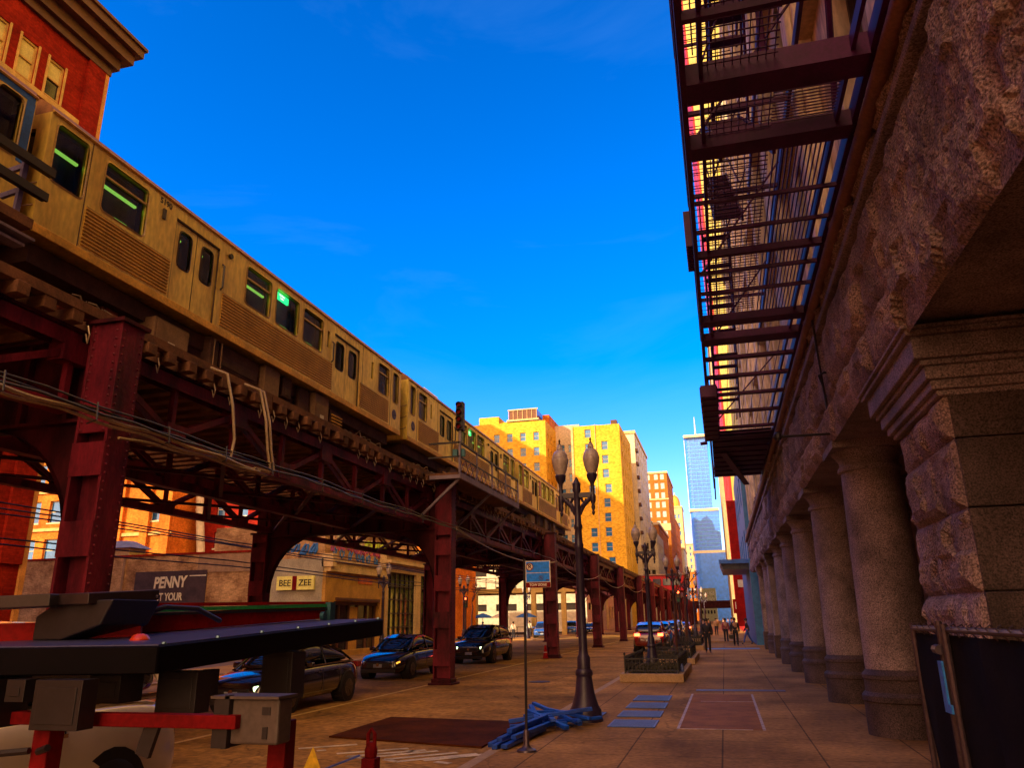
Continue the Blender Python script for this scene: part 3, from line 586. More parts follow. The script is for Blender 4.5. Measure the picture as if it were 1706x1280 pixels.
for y in (23.35, 25.2, 27.1, 29.0, 30.95): b = MB(); b.box(-7.94,-7.89,y-.03,y+.03,6.5,7.5); b.build('post', GREYS, t)
b = MB(); b.box(-7.96,-7.9,23.3,31,7.47,7.53); b.box(-9.0,-7.93,23.3,23.36,7.47,7.53); b.build('top_rail', BLACKM, t)
b = MB(); b.box(-7.95,-7.91,23.3,31,7.0,7.05); b.box(-9.0,-7.93,23.3,23.35,7.0,7.05); b.build('mid_rail', BLACKM, t)
b = MB()
for i in range(14): b.bar((-7.92, 23.4+i*.53, 6.5), (-7.92, 23.4+(i+1)*.53, 7.0), .015); b.bar((-7.92, 23.4+i*.53, 7.0), (-7.92, 23.4+(i+1)*.53, 6.5), .015)
b.build('mesh_infill', GREYS, t)
for y in (23.5, 27.0, 30.8): b = MB(); b.bar((-7.95,y,6.35),(-9.25,y,5.2),.08,.08); b.build('brace', GREYS, t)
t = thing('railway_signal', 'dark four-lens railway signal on a pole above the signal platform', 'railway signal', (-8.0, 23.55, 6.5))
b = MB(); b.tube([(-8.0,23.6,6.5),(-8.0,23.6,8.9)],.05,8); b.build('pole', mat('signal_pole_grey', (.3, .24, .26), rough=.5), t)
b = MB(); b.box(-8.13,-7.87,23.5,23.75,7.95,8.95); b.build('signal_head', BLACKM, t, bevel=.03)
for i in range(4):
    z = 8.07+i*.25; b = MB(); b.tube([(-8.0,23.5,z),(-8.0,23.38,z+.01)],.095,12,cap=False); l = b.build('lens_hood', BLACKM, t)
    b = MB(); b.tube([(-8.0,23.495,z),(-8.0,23.485,z)],.08,12); b.build('lens', REDD, l)
b = MB(); b.box(-8.2,-8.05,23.45,23.6,7.05,7.3); b.box(-7.95,-7.8,23.45,23.6,7.05,7.3); b.build('junction_box', mat('teal_box', (.03, .14, .17), rough=.5), t)
# ---------------- cables ----------------
CAB = mat('tan_cable_sheath', (.36, .25, .13), rough=.5); CABD = mat('black_cable', (.03, .025, .025), rough=.5)
t = thing('cable_bundle', 'sagging bundle of tan and black cables strung along the front columns', 'cables', (-8.3, 12, 4.7))
def sagpts(x, ys, z0, amp, ph, n=40): return [(x+.03*math.sin(y*1.3+ph), y, z0+amp*math.sin(y*.9+ph)+.02*math.sin(y*4+ph*2)) for y in [ys[0]+(ys[1]-ys[0])*i/n for i in range(n+1)]]
for k, (x, z, a, ph, r, M, ys) in enumerate([(-8.3,4.68,.03,0,.03,CAB,(2,13)),(-8.34,4.62,.03,.5,.025,CAB,(2,13)),(-8.28,4.74,.02,1,.02,CABD,(2,24.2)),(-8.36,4.80,.02,2,.018,CABD,(2,24.2)),(-8.3,4.55,.07,3.5,.02,CAB,(9,12.6)),(-8.32,4.86,.01,1,.015,CABD,(2,40))]):
    b = MB(); b.tube(sagpts(x, ys, z, a, ph), r, 6); b.build('cable', M, t)
for k, yy in enumerate((11.85, 12.95, 13.08)):
    b = MB(); b.tube([(-8.95, yy-.1, 6.5), (-8.6, yy-.06, 6.35), (-8.42, yy-.05, 5.7), (-8.36, yy, 5.1), (-8.33, yy+.1-.2*(k==0), 4.72), (-8.3, yy-.5, 4.66)], .026, 6); b.build('cable_drop', CAB, t)
b = MB()
for y in (4, 5.5, 7, 8.5, 10, 11.5, 13, 15, 17, 19, 21): b.tube([(-8.4, y, 4.58), (-8.24, y, 4.62), (-8.26, y, 4.88)], .014, 5)
b.build('cable_hanger', CABD, t)
t = thing('overhead_wires', 'thin drooping wires strung column to column past the signal platform', 'cables', (-8.4, 33, 5))
for (y0, y1, z0, sag) in ((24.5,41,4.86,.5),(24.5,41,4.80,.42),(41,56.5,4.9,.6),(56.5,71.4,4.9,.6),(71,88,5,.6)):
    b = MB(); n = 14; b.tube([(-8.42, y0+(y1-y0)*i/n, z0-sag*4*(i/n)*(1-i/n)) for i in range(n+1)], .018, 5); b.build('wire', CAB, t)
t = thing('lot_wires', 'dark parallel wires crossing below the elevated railway at the left', 'cables', (-17, 20, 4.4))
for k, (z, x) in enumerate(((3.75,-16.2),(3.9,-16.15),(4.45,-16.2),(4.55,-16.3),(4.62,-16.1))):
    b = MB(); n = 12; b.tube([(x, 4+58*i/n, z+.05*math.sin(i*1.7+k)) for i in range(n+1)], .02, 5); b.build('wire', CABD, t)
# ---------------- stone arcade building on the right ----------------
SB = thing('stone_building', 'massive rock-faced granite building with street arcade of columns on the right', 'building', (4, 20, 0))
def n1_(p): return noise.noise(p*1.5)*.8
def rock(b, y0, y1, z0, z1, x, amp, step, blocks, seed, nx=-1, bow=.5, courses=None):
    """rock-faced stone: blocks (list of y cuts per course) bulging out towards -x from plane x"""
    courses = courses or [z0, z1]
    for ci in range(len(courses)-1):
        za, zb = courses[ci], courses[ci+1]; cuts = blocks(ci)
        cuts = [y0]+[c for c in cuts if y0+.15 < c < y1-.15]+[y1]
        for bi in range(len(cuts)-1):
            ya, yb = cuts[bi], cuts[bi+1]; ny = max(2, int((yb-ya)/step)); nz = max(2, int((zb-za)/step)); off = random.uniform(-.4, 1)*amp*.35; vs = []
            sd_ = Vector((seed*7.1+bi*3.3, ci*5.7, 0))
            for j in range(nz+1):
                for i in range(ny+1):
                    y = ya+(yb-ya)*i/ny; z = za+(zb-za)*j/nz
                    e = min(y-ya, yb-y, z-za, zb-z)/.16; e = max(0, min(1, e)); e = e**.6
                    p = Vector((y, z, seed))*1.3+sd_
                    n1 = noise.fractal(p, .8, 2.1, 4)*.5-abs(noise.noise(p*1.9+Vector((9,3,1))))*.9+.25; n2 = noise.cell(p*1.7+Vector((n1_(p), 0, 0)))*.35; n3 = noise.noise(p*11)*.16
                    h = e*(amp*(.55+n1*.6+n2+n3)+off); h = max(h, 0)
                    vs.append((x+nx*h, y, z))
            fs = [(j*(ny+1)+i, (j+1)*(ny+1)+i, (j+1)*(ny+1)+i+1, j*(ny+1)+i+1) for j in range(nz) for i in range(ny)]
            if nx > 0: fs = [tuple(reversed(f)) for f in fs]
            b.add(vs, fs)
def cutfn(y0, y1, a, seed):
    rr = random.Random(seed)
    def f(ci):
        y = y0+rr.uniform(.3, a); o = []
        while y < y1: o.append(y); y += rr.uniform(a*.75, a*1.35)
        return o
    return f
# lintel over the arcade
b = MB(); b.box(2.12,3.4,-12,56,4.75,6.5); b.box(2.2,3.4,-12,56,6.62,7.3); b.build('wall_core', GRANITE, SB)
b = MB(); rock(b, -3, 8.35, 4.62, 6.5, 2.1, .14, .05, lambda ci: [1.8, 4.9], 1); b.build('rock_faced_lintel', ROCK, SB)
b = MB(); rock(b, 8.35, 30, 4.72, 6.5, 2.1, .12, .075, cutfn(8.3, 30, 2.3, 5), 2, courses=[4.72, 5.35, 6.5]); b.build('rock_faced_lintel', ROCK, SB)
b = MB(); rock(b, 30, 56, 4.72, 6.5, 2.1, .14, .14, cutfn(30, 56, 2.3, 6), 3, courses=[4.72, 5.6, 6.5]); b.build('rock_faced_lintel', ROCK, SB)
b = MB(); b.box(1.96,2.3,-12,56,6.5,6.62); b.build('string_course', GRANITE, SB, bevel=.02)
b = MB(); rock(b, -3, 30, 6.62, 7.5, 2.06, .17, .1, cutfn(-3, 30, 1.6, 8), 4); rock(b, 30, 56, 6.62, 7.5, 2.06, .15, .2, cutfn(30, 56, 1.6, 9), 5); b.build('rock_faced_band', ROCK, SB)
b = MB(); b.tube([(1.92,-10,6.83),(1.92,56,6.83)], .085, 12); b.box(1.95,2.1,-10,56,6.88,6.93); b.build('roll_moulding', mat('brown_moulding', (.22, .09, .05), rough=.6, var=.3), SB, smooth=True)
# soffit with coffers, back wall of the arcade
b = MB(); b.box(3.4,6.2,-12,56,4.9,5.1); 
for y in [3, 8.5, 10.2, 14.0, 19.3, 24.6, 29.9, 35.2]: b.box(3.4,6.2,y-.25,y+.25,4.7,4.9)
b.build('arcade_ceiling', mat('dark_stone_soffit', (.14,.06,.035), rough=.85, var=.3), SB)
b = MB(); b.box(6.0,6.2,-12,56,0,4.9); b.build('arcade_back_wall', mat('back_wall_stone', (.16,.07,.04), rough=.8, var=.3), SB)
# corner pier
b = MB(); b.box(2.5,4.6,8.6,10.55,0,4.0); b.build('pier_core', GRANITE, SB)
PJ = mat('pier_ashlar', (.085, .052, .052), rough=.75, var=.3, scale=1.5, c2=(.12, .078, .078), bump=.6, bs=60, fine=.42, fs=55)  # vignette darkening of the right side put into the stone colour
b = MB()
zc = [0, .55, 1.3, 2.05, 2.85, 3.55, 4.02]
for i in range(6):
    b.box(2.42+.0, 4.62, 8.42+.01*(i % 2), 8.6, zc[i]+.006, zc[i+1]-.006)
b.build('pier_ashlar', PJ, SB, bevel=.015)
b = MB(); rock(b, 8.45, 10.6, 1.3, 4.02, 2.42, .11, .05, lambda ci: [9.4+.3*(ci % 2)] if ci % 2 else [], 7, courses=[1.3, 2.05, 2.85, 3.55, 4.02]); rock(b, 8.45, 10.6, 0, 1.3, 2.45, .05, .1, lambda ci: [], 8); b.build('pier_rock_face', ROCK, SB)
def caps(b, x0, x1, y0, y1, z, k=1.0):
    for a, h0, h1 in ((.0, 0, .06), (.05, .06, .16), (.1, .16, .3), (.14, .3, .36), (.2, .36, .6), (.26, .6, .66), (.3, .66, .7)):
        b.box(x0-a*k, x1+a*k, y0-a*k, y1+a*k, z+h0, z+h1)
b = MB(); caps(b, 2.32, 4.5, 8.42, 10.6, 4.0); b.build('pier_capital', GRANITE, SB, bevel=.015)
# columns
COLS = [14.55, 19.75, 25.15, 30.0, 34.8, 39.9, 44.6, 50.2]
for k, y in enumerate(COLS):
    xc = 2.72
    if k in (5, 7):   # square piers in the row
        b = MB(); b.box(xc-.55,xc+.6,y-.55,y+.55,0,1.0); b.build('pier_base', PJ, SB, bevel=.03)
        b = MB(); b.box(xc-.5,xc+.55,y-.5,y+.5,1.0,2.6); b.box(xc-.53,xc+.58,y-.53,y+.53,2.6,2.75); b.box(xc-.5,xc+.55,y-.5,y+.5,2.75,4.3); b.build('pier_shaft', GRANITE, SB, bevel=.02)
        b = MB(); caps(b, xc-.5, xc+.55, y-.5, y+.5, 4.2, .6); b.build('pier_capital', GRANITE, SB)
        continue
    b = MB(); b.lathe([(.62,0),(.62,.5),(.64,.52),(.64,.6),(.6,.64),(.58,.66),(.58,.84),(.6,.86),(.6,.92),(.56,.96),(.53,1.0)], (xc,y,0), 28); b.build('column_base', PJ, SB, smooth=True)
    b = MB(); pr_ = []
    for i in range(13): z = 1.0+3.25*i/12; pr_.append((.535-.055*(i/12)**1.3, z))
    b.lathe(pr_, (xc,y,0), 32); b.build('column_shaft', GRANITE, SB, smooth=True)
    b = MB(); b.lathe([(.48,4.25),(.52,4.27),(.53,4.31),(.52,4.35),(.48,4.37),(.49,4.46),(.55,4.56),(.6,4.6),(.6,4.62)], (xc,y,0), 28); b.box(xc-.66,xc+.66,y-.66,y+.66,4.62,4.75); b.build('column_capital', GRANITE, SB, smooth=True)
# upper facade with deep windows between piers
UPS = mat('upper_stone', (.55, .42, .28), rough=.8, var=.45, scale=.6, c2=(.66, .52, .38), stretch=(1, 1, .25), bump=.5, bs=20, fine=.2)
bays = [(-9+5.3*i) for i in range(12)]; hs = []
for yb in bays:
    for z0, z1 in ((8.0,11.0),(12.0,15.2),(16.3,19.0),(20.2,22.4),(23.6,25.8),(29.6,31.0),(37,38.4),(44,45.4)):
        hs.append((yb+1.85, yb+3.45, z0, z1))
b = MB(); b.holes(-12, 56, 7.5, 27, [h for h in hs if h[3] < 27], W_face(2.35), .5); b.box(2.86,8,-12,56,7.4,48); b.box(2.35,2.9,-12,56,48,48.2); b.build('upper_wall', UPS, SB)
b = MB(); b.holes(-12, 56, 27, 48, [h for h in hs if h[3] > 27], W_face(2.35), .5); b.build('attic_wall', mat('yellow_attic_stone', (.85,.6,.07), rough=.8, var=.15, scale=.3), SB)  # yellow sunlight on the upper wall put into its stone colour
b = MB()
for yb in bays: b.box(2.1, 2.352, yb-.45, yb+.45, 7.5, 25.9); b.box(1.98, 2.102, yb-.28, yb+.28, 7.5, 22.8)
b.build('pilasters', UPS, SB, bevel=.03, seg=1)
b = MB(); b.box(2.2,2.349,-12,56,26.2,26.6); b.box(2.12,2.349,-12,56,26.6,27.0); b.box(2.1,2.352,-12,56,15.55,15.9); b.box(2.1,2.352,-12,56,11.35,11.65); b.box(2.1,2.349,-12,56,47.2,47.9); b.build('cornice', CREAM, SB)
DUSK = mat('dusky_window_glass', (.10,.09,.08), rough=.12, var=.5, spec=.5); WF = mat('dark_window_frame', (.06,.03,.03), rough=.5)
for (a, c, z0, z1) in hs:
    if c < 2: continue
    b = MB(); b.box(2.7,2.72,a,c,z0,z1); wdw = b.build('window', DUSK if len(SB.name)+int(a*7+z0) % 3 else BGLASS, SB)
    b = MB(); ym = (a+c)/2; b.box(2.62,2.7,ym-.05,ym+.05,z0,z1); b.box(2.62,2.7,a,a+.08,z0,z1); b.box(2.62,2.7,c-.08,c,z0,z1); b.box(2.63,2.69,a+.08,ym-.05,(z0+z1)/2-.04,(z0+z1)/2+.04); b.box(2.63,2.69,ym+.05,c-.08,(z0+z1)/2-.04,(z0+z1)/2+.04); b.build('window_frame', WF, wdw)
# ---------------- fire escape ----------------
FE = thing('fire_escape', 'dark purple iron fire escape of gratings, beams and stairs hung on the stone wall', 'fire escape', (1, 14, 7))
XL, XR, ZF = .08, 1.86, 7.0
b = MB(); b.box(XL-.03,XL+.03,3.2,26.5,ZF,ZF+.18); b.box(XL+.16,XL+.2,3.2,26.5,ZF+.02,ZF+.16); b.box(XR-.03,XR+.03,3.2,26.5,ZF,ZF+.2); b.box(XR-.2,XR-.16,3.2,22,ZF+.03,ZF+.18); b.build('stringer', STEEL_P, FE)
for k, (y, wd, h) in enumerate([(4.0,.08,.1),(4.9,.08,.1),(5.8,.06,.08),(6.85,.34,.25),(7.95,.26,.2),(9.1,.04,.05),(9.9,.04,.05),(10.7,.1,.1),(11.3,.04,.06),(12.1,.04,.06),(13.5,.3,.14),(14.5,.4,.14),(15.6,.16,.06),(16.9,.16,.06),(18.4,.16,.06),(20.1,.18,.06),(21.9,.2,.06),(22.9,.12,.1)]):
    b = MB(); b.box(XL+.03,XR-.03,y-wd/2,y+wd/2,ZF-.04,ZF+h-.04); b.build('cross_beam', STEEL_P, FE)
b = MB()
for i in range(int((13.4-3.2)/.1)):
    y = 3.2+i*.1; b.box(XL+.2,1.0,y-.008,y+.008,ZF+.1,ZF+.108)
b.build('grating', STEEL_P, FE)
b = MB()
for i in range(9): x = .33+i*.08; b.box(x-.005,x+.005,3.2,13.4,ZF+.111,ZF+.12)
for i in range(7): x = .36+i*.2; b.box(x-.006,x+.006,14.6,22.8,ZF+.09,ZF+.1)
b.build('grating_runners', STEEL_P, FE)
for k in range(9):
    y = 4.2+k*2.3; b = MB(); b.tube([(XL+.02, y, ZF+.15), (XL+.02, y, 18.2)], .02, 5); b.build('hanger_rod', STEEL_P, FE)
for k in range(4):
    y = 5+k*4.4; b = MB(); b.tube([(1.8, y, 10.3), (XL+.1, y+.1, 8.2)], .022, 5); b.tube([(XL+.3, y+1.5, 10.4), (1.7, y+1.6, 13.9)], .02, 5); b.build('cross_brace', STEEL_P, FE)
b = MB()
for i in range(13): x = 1.06+i*.052; b.box(x-.008,x+.008,8.1,13.4,ZF+.1,ZF+.115)
for i in range(16): y = 7.05+i*.055; b.box(1.0,XR-.2,y-.007,y+.007,ZF+.13,ZF+.14)
b.build('grating', STEEL_P, FE)
b = MB()
for i in range(26): y = 22.9+i*.28; b.box(XL+.04,XR-.04,y-.06,y+.06,ZF-.05+.02*(i % 3),ZF+.01)
b.box(XL+.04,XR-.04,22.8,30.2,ZF+.1,ZF+.115); b.build('grating', STEEL_P, FE)
b = MB(); b.box(XL-.03,XL+.03,26.5,31,ZF-.3,ZF); b.box(XR-.03,XR+.03,26.5,31,ZF-.1,ZF+.1); b.bar((XL+.35,25,ZF-.1),(XR-.6,30,ZF-.35),.2,.05); b.build('lower_stringer', STEEL_P, FE)
# railings
b = MB(); b.tube([(XL,3.2,ZF+1.0),(XL,26.4,ZF+1.0)],.028,6); b.tube([(XL,3.2,ZF+.55),(XL,26.4,ZF+.55)],.02,6)
for i in range(118): y = 3.3+i*.196; b.box(XL-.012,XL+.012,y-.012,y+.012,ZF+.18,ZF+1.0)
b.build('railing', STEEL_P, FE)
# upper landings and stairs
for lv, (z, ya, yb) in enumerate(((10.4,3,24),(14.2,3,22),(18.2,3,20))):
    b = MB(); b.box(XL-.03,XL+.03,ya,yb,z,z+.2); b.box(XL+.5,XL+.54,ya,yb,z,z+.14); b.box(1.86,1.92,ya,yb,z,z+.2)
    for i in range(8): y = ya+.4+i*(yb-ya-.8)/7; b.box(XL+.03,1.86,y-.035,y+.035,z+.02,z+.1)
    b.build('landing_frame', STEEL_P, FE)
    b = MB()
    for i in range(int((yb-ya)/.3)):
        y = ya+i*.3
        if lv % 2 == 0 and 9 < y < 12.5: continue
        b.box(XL+.04,1.3,y-.012,y+.012,z+.1,z+.11)
    b.build('landing_grating', STEEL_P, FE)
    b = MB(); b.tube([(XL,ya,z+1.0),(XL,yb,z+1.0)],.03,6); b.tube([(XL,ya,z+.5),(XL,yb,z+.5)],.02,6)
    for i in range(int((yb-ya)/.5)): y = ya+.1+i*.5; b.box(XL-.014,XL+.014,y-.014,y+.014,z+.2,z+1.0)
    b.build('landing_railing', STEEL_P, FE)
for (z0, z1, y0, y1, x) in ((7.1,10.4,8.2,12.4,.75),(10.4,14.2,13,8.6,.95),(14.2,18.2,9,14,.75),(7.1,10.4,21,16.5,.6),(10.4,14.2,16,20.5,.9)):
    b = MB()
    for dx in (-.3, .3):
        b.bar((x+dx,y0,z0),(x+dx,y1,z1),.04,.2); b.bar((x+dx,y0,z0+.9),(x+dx,y1,z1+.9),.03,.03)
    b.build('stair_stringer', STEEL_P, FE)
    b = MB(); n = 15
    for i in range(n): f = (i+.5)/n; b.box(x-.28,x+.28,y0+(y1-y0)*f-.11,y0+(y1-y0)*f+.11,z0+(z1-z0)*f-.015,z0+(z1-z0)*f+.015)
    b.build('stair_treads', STEEL_P, FE)
for (p, q) in (((.25,6.9,7.1),(.5,5.4,10.4)),((.9,6.9,7.2),(.75,5.2,10.4)),((XL,6.8,7.1),(.2,3.5,10)),((1.7,7.9,7.2),(1.5,5.6,9.5))):
    b = MB(); b.tube([p, q], .035, 6); b.build('diagonal_rod', STEEL_P, FE)
b = MB(); b.box(XL-.14,XL+.2,16.2,20.6,6.35,6.62); 
for i in range(9): b.box(XL-.16,XL+.22,16.4+i*.5,16.55+i*.5,6.33,6.64)
b.build('counterweight_box', STEEL_P, FE, bevel=.01, seg=1)
b = MB(); b.bar((XL+.03,18.4,6.6),(XL+.03,18.4,7.0),.05); b.bar((XL+.03,17,6.6),(XL+.03,17,7.0),.05); b.build('hanger', STEEL_P, FE)
b = MB(); b.tube([(XL+.03,29.8,6.9),(XL+.0,29.8,6.1)], .03, 6); b.tube([(XL-.1,22.4,6.7),(XL-.3,22.4,6.68)],.05,6); b.build('drop_rod', STEEL_P, FE)
b = MB(); 
for i in range(10): b.box(XL-.14,XL-.04,10.9+i*.1,10.94+i*.1,ZF+.3,ZF+.9)
b.build('rung_ladder', STEEL_P, FE)
for (x, z) in ((1.98,10),(1.98,13.5)): pass
for y in (6.85, 13.5, 22): 
    b = MB(); b.bar((XR,y,ZF+.05),(2.3,y,ZF+.05),.08); b.bar((XL+.1,y,ZF+.1),(2.2,y,ZF+2.2),.035) if y > 20 else None; b.build('wall_bracket', STEEL_P, FE)
# bracket bar beside first column
t = thing('wall_support_frame', 'thin dark iron bar and slanting rods bracketed to the stone above the nearest column', 'iron bracket', (1.6, 13.6, 4.8))
b = MB(); b.tube([(1.1,13.72,4.84),(2.95,13.72,4.82)], .022, 8); b.lathe([(.05,0),(.07,.04),(.07,.1),(.04,.14)], (1.18,13.72,4.78), 10); b.build('horizontal_bar', BLACKM, t)
b = MB(); b.tube([(2.05,13.72,4.84),(1.92,13.2,6.9)], .02, 6); b.build('slanting_rod', BLACKM, t)
b = MB(); b.tube([(2.08,13.7,4.86),(1.98,13.4,5.6),(1.93,13.35,5.78),(2.02,13.35,5.82),(2.14,13.35,5.8)], .022, 6); b.build('hook_rod', BLACKM, t)
# ---------------- construction fence bottom right ----------------
FAB = mat('dark_fence_fabric', (.012,.009,.009), rough=.9, spec=.1, var=.3, scale=3); GALV = mat('galvanised_tube', (.10,.07,.09), rough=.35, metal=.5)
t = thing('construction_fence', 'dark fabric covered fence panels on galvanised posts at the lower right', 'fence', (1.55, 5, 0))
b = MB()
n = 40; vs = []
for i in range(n+1):
    y = 7.45-(7.45-.8)*i/n
    for j in range(13): z = .04+1.66*j/12; vs.append((1.56+.018*math.sin(i*1.1+j*.5)+.012*math.sin(i*2.7), y, z))
b.add(vs, [(i*13+j, i*13+j+1, (i+1)*13+j+1, (i+1)*13+j) for i in range(n) for j in range(12)]); b.build('fabric_screen', FAB, t, smooth=True)
b = MB(); b.tube([(1.55,7.5,1.74),(1.55,.8,1.74)],.022,8); b.build('top_rail', GALV, t)
for p_, q_ in (((1.55,7.5,0),(1.55,7.5,1.78)),((1.53,6.55,0),(1.53,6.55,1.8)),((1.53,6.4,0),(1.53,6.42,1.78))): b = MB(); b.tube([p_, q_],.025,8); b.build('post', GALV, t)
for i in range(18): y = 7.4-i*.2; b = MB(); b.tube([(1.57,y,1.69),(1.52,y+.03,1.76),(1.56,y+.07,1.78),(1.6,y+.1,1.72)],.005,4); b.build('wire_tie', GALV, t)
b = MB(); b.box(1.49,1.505,6.49,6.6,1.17,1.52); b.box(1.49,1.505,6.42,6.49,1.17,1.23); b.build('blue_latch', mat('blue_latch', (.03,.25,.8), rough=.4), t)
b = MB(); b.tube([(1.5,6.5,1.6),(1.5,6.62,1.6)],.035,8); b.build('clamp', GALV, t)
# ---------------- generic building ----------------
def building(name, label, x0, x1, y0, y1, z1, M, S=None, W=None, E=None, win=BGLASS, frame=None, cornice=None, parapet=True, z0=0, rec=.25, arched=False, N_lim=100, roofM=None, sill=None):
    """S/W/E = list of (u0,u1,v0,v1) openings"""
    t = thing(name, label, 'building', ((x0+x1)/2, (y0+y1)/2, 0))
    b = MB(); b.holes(x0, x1, z0, z1, S or [], S_face(y0), rec); b.holes(y0, y1, z0, z1, W or [], W_face(x0), rec); b.holes(y0, y1, z0, z1, E or [], E_face(x1), rec)
    b.add([(x0,y1,z0),(x1,y1,z0),(x1,y1,z1),(x0,y1,z1)], [(0,1,2,3)]); b.build('wall', M, t)
    b = MB(); b.add([(x0,y0,z1-.3),(x1,y0,z1-.3),(x1,y1,z1-.3),(x0,y1,z1-.3)], [(0,1,2,3)]); b.build('roof', roofM or TRIMD, t)
    if cornice: 
        b = MB(); b.box(x0-.35,x1+.35,y0-.35,y0-.0,z1-.7,z1+.15); b.box(x1,x1+.35,y0,y1,z1-.7,z1+.15); b.box(x0-.35,x0,y0,y1,z1-.7,z1+.15); b.build('cornice', cornice, t)
    cnt = 0; rest = MB()
    for fc, hs_, fn in (('S', S, S_face(y0)), ('W', W, W_face(x0)), ('E', E, E_face(x1))):
        for (a, c, p, q) in hs_ or []:
            b = MB() if cnt < N_lim else rest
            b.cur = 0; f = lambda u, v, d: fn(u, v, d)
            b.add([f(a,p,rec),f(c,p,rec),f(c,q,rec),f(a,q,rec)], [(0,1,2,3)])
            if frame:
                b.cur = 1; th = min(.09, (c-a)*.09); m_ = (p+q)/2
                for (ua, ub, va, vb) in ((a,a+th,p,q),(c-th,c,p,q),(a+th,c-th,p,p+th),(a+th,c-th,q-th,q),(a+th,c-th,m_-th/2,m_+th/2)):
                    b.add([f(ua,va,rec-.03),f(ub,va,rec-.03),f(ub,vb,rec-.03),f(ua,vb,rec-.03)], [(0,1,2,3)])
            if sill:
                b.cur = 1
                for dd in (0,): b.add([f(a-.1,p-.15,-.06),f(c+.1,p-.15,-.06),f(c+.1,p,-.06),f(a-.1,p,-.06),f(a-.1,p,rec),f(c+.1,p,rec)], [(0,1,2,3),(3,2,5,4)])
            if cnt < N_lim: b.build('window', [win, frame or win], t)
            cnt += 1
    if rest.v: o = rest.build('window', [win, frame or win], t); o['kind'] = 'stuff'
    return t
def rows(u0, u1, nu, wu, v0, v1, nv, wv):
    o = []
    for j in range(nv):
        for i in range(nu):
            cu = u0+(u1-u0)*(i+.5)/nu; cv = v0+(v1-v0)*(j+.5)/nv; o.append((cu-wu/2, cu+wu/2, cv-wv/2, cv+wv/2))
    return o
# ---------------- right side of the street beyond the arcade ----------------
CREAMF = mat('cream_frame', (.6,.48,.25), rough=.6)
building('blue_fronted_building', 'low blue fronted shop building just past the stone arcade', 2.0, 2.59, 57.2, 78, 14, mat('blue_facade', (.03,.16,.38), rough=.5, var=.25), W=rows(58.5,77,4,2.2,5,13,2,2.2), S=[], frame=None)
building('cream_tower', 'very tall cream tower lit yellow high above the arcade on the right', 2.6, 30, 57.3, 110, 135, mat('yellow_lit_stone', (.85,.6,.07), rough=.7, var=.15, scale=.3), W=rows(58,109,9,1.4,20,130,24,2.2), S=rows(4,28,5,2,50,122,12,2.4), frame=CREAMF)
building('red_tower', 'tall smooth red office tower beyond the cream tower', 2.3, 34, 111, 160, 150, mat('red_tower_paint', (.5,.015,.02), rough=.5, var=.15, scale=.3), W=rows(113,159,8,2.6,8,148,34,2.2), S=[], win=mat('red_tower_glass', (.12,.02,.03), rough=.15, spec=.8))
building('pale_office_block', 'pale stone office block beyond the red tower', 2.2, 34, 170, 265, 62, CREAM, W=rows(172,263,16,2.6,4,60,14,2.4), S=rows(3,33,6,2.4,4,60,14,2.4), frame=CREAMF, cornice=CREAM)
building('far_narrow_block', 'distant grey-brown block at the end of the right row', 3.5, 36, 270, 420, 46, BRICKD, W=rows(272,418,18,3,4,44,9,2.6), frame=CREAMF)
t = thing('entrance_canopy', 'blue-grey metal canopy jutting over the sidewalk past the arcade', 'canopy', (1.2, 60, 5))
b = MB(); b.add([(.2,58,5.1),(2.0,58,5.1),(2.0,66,5.1),(.2,66,5.1),(.0,57.8,5.75),(2.0,57.8,5.75),(2.0,66.2,5.75),(.0,66.2,5.75)], [(0,3,2,1),(4,5,6,7),(0,1,5,4),(1,2,6,5),(2,3,7,6),(3,0,4,7)]); b.build('canopy_body', mat('canopy_grey', (.14,.15,.17), rough=.4, metal=.3), t)
b = MB(); b.box(-.04,2,57.7,57.79,5.5,5.78); b.build('fascia', BLUEP, t)
for lab, x, y, z0, z1, wd, M, nm in (('tall red vertical banner on the wall beyond the blue front', 1.9, 79.5, 1, 13, 1.4, REDP, 'wall_banner'),('small red and white sign low on the wall by the banner', 1.4, 84, 2.2, 3.6, .9, REDP, 'wall_sign')):
    t = thing(nm, lab, 'sign', (x, y, z0)); b = MB(); b.box(x-wd/2,x+wd/2,y-.08,y,z0,z1); b.build('panel', M, t)
    b = MB(); b.box(x-wd*.25,x+wd*.25,y-.1,y-.085,z0+(z1-z0)*.3,z0+(z1-z0)*.3+.7); b.build('emblem', WHITE, t)
# distant glass tower at the end of the street
TG = mat('tower_blue_glass', (.03,.2,.9), rough=.35, metal=.0, var=.12, scale=.04, spec=.9)
TB = mat('tower_steel_band', (.75,.6,.35), rough=.4, metal=.2)
t = thing('glass_skyscraper', 'very tall blue glass skyscraper with pale bands and spire closing the street', 'skyscraper', (-5, 510, 0))
def tier(x0, x1, y0, y1, z0, z1, name='glass_shaft'):
    b = MB(); r = 3.5; pts = [(x0, y0+r), (x0+.6, y0+1.2), (x0+1.8, y0+.2), (x0+r, y0), (x1, y0), (x1, y1), (x0, y1)]
    b.prism(pts, lambda u, v, d: (u, v, d), z0, z1); b.build(name, TG, t)
tier(-15.2,-1,500,530,67,114); tier(-14.9,2.5,498,532,41,66); tier(-14.5,10,496,534,0,40)
for z, x1 in ((66,-1+3.5),(40,10),(114,-1)):
    b = MB(); b.box(-15.5,x1+.2,497.5,531,z,z+1.6); b.build('band', TB, t)
b = MB()
for z0, z1, x0, x1, y in ((67,114,-14,-1,499.9),(41,66,-13,2.5,497.9)):
    n = int((z1-z0)/2.4)
    for i in range(n): b.box(x0,x1,y-.12,y-.02,z0+i*2.4,z0+i*2.4+.35)
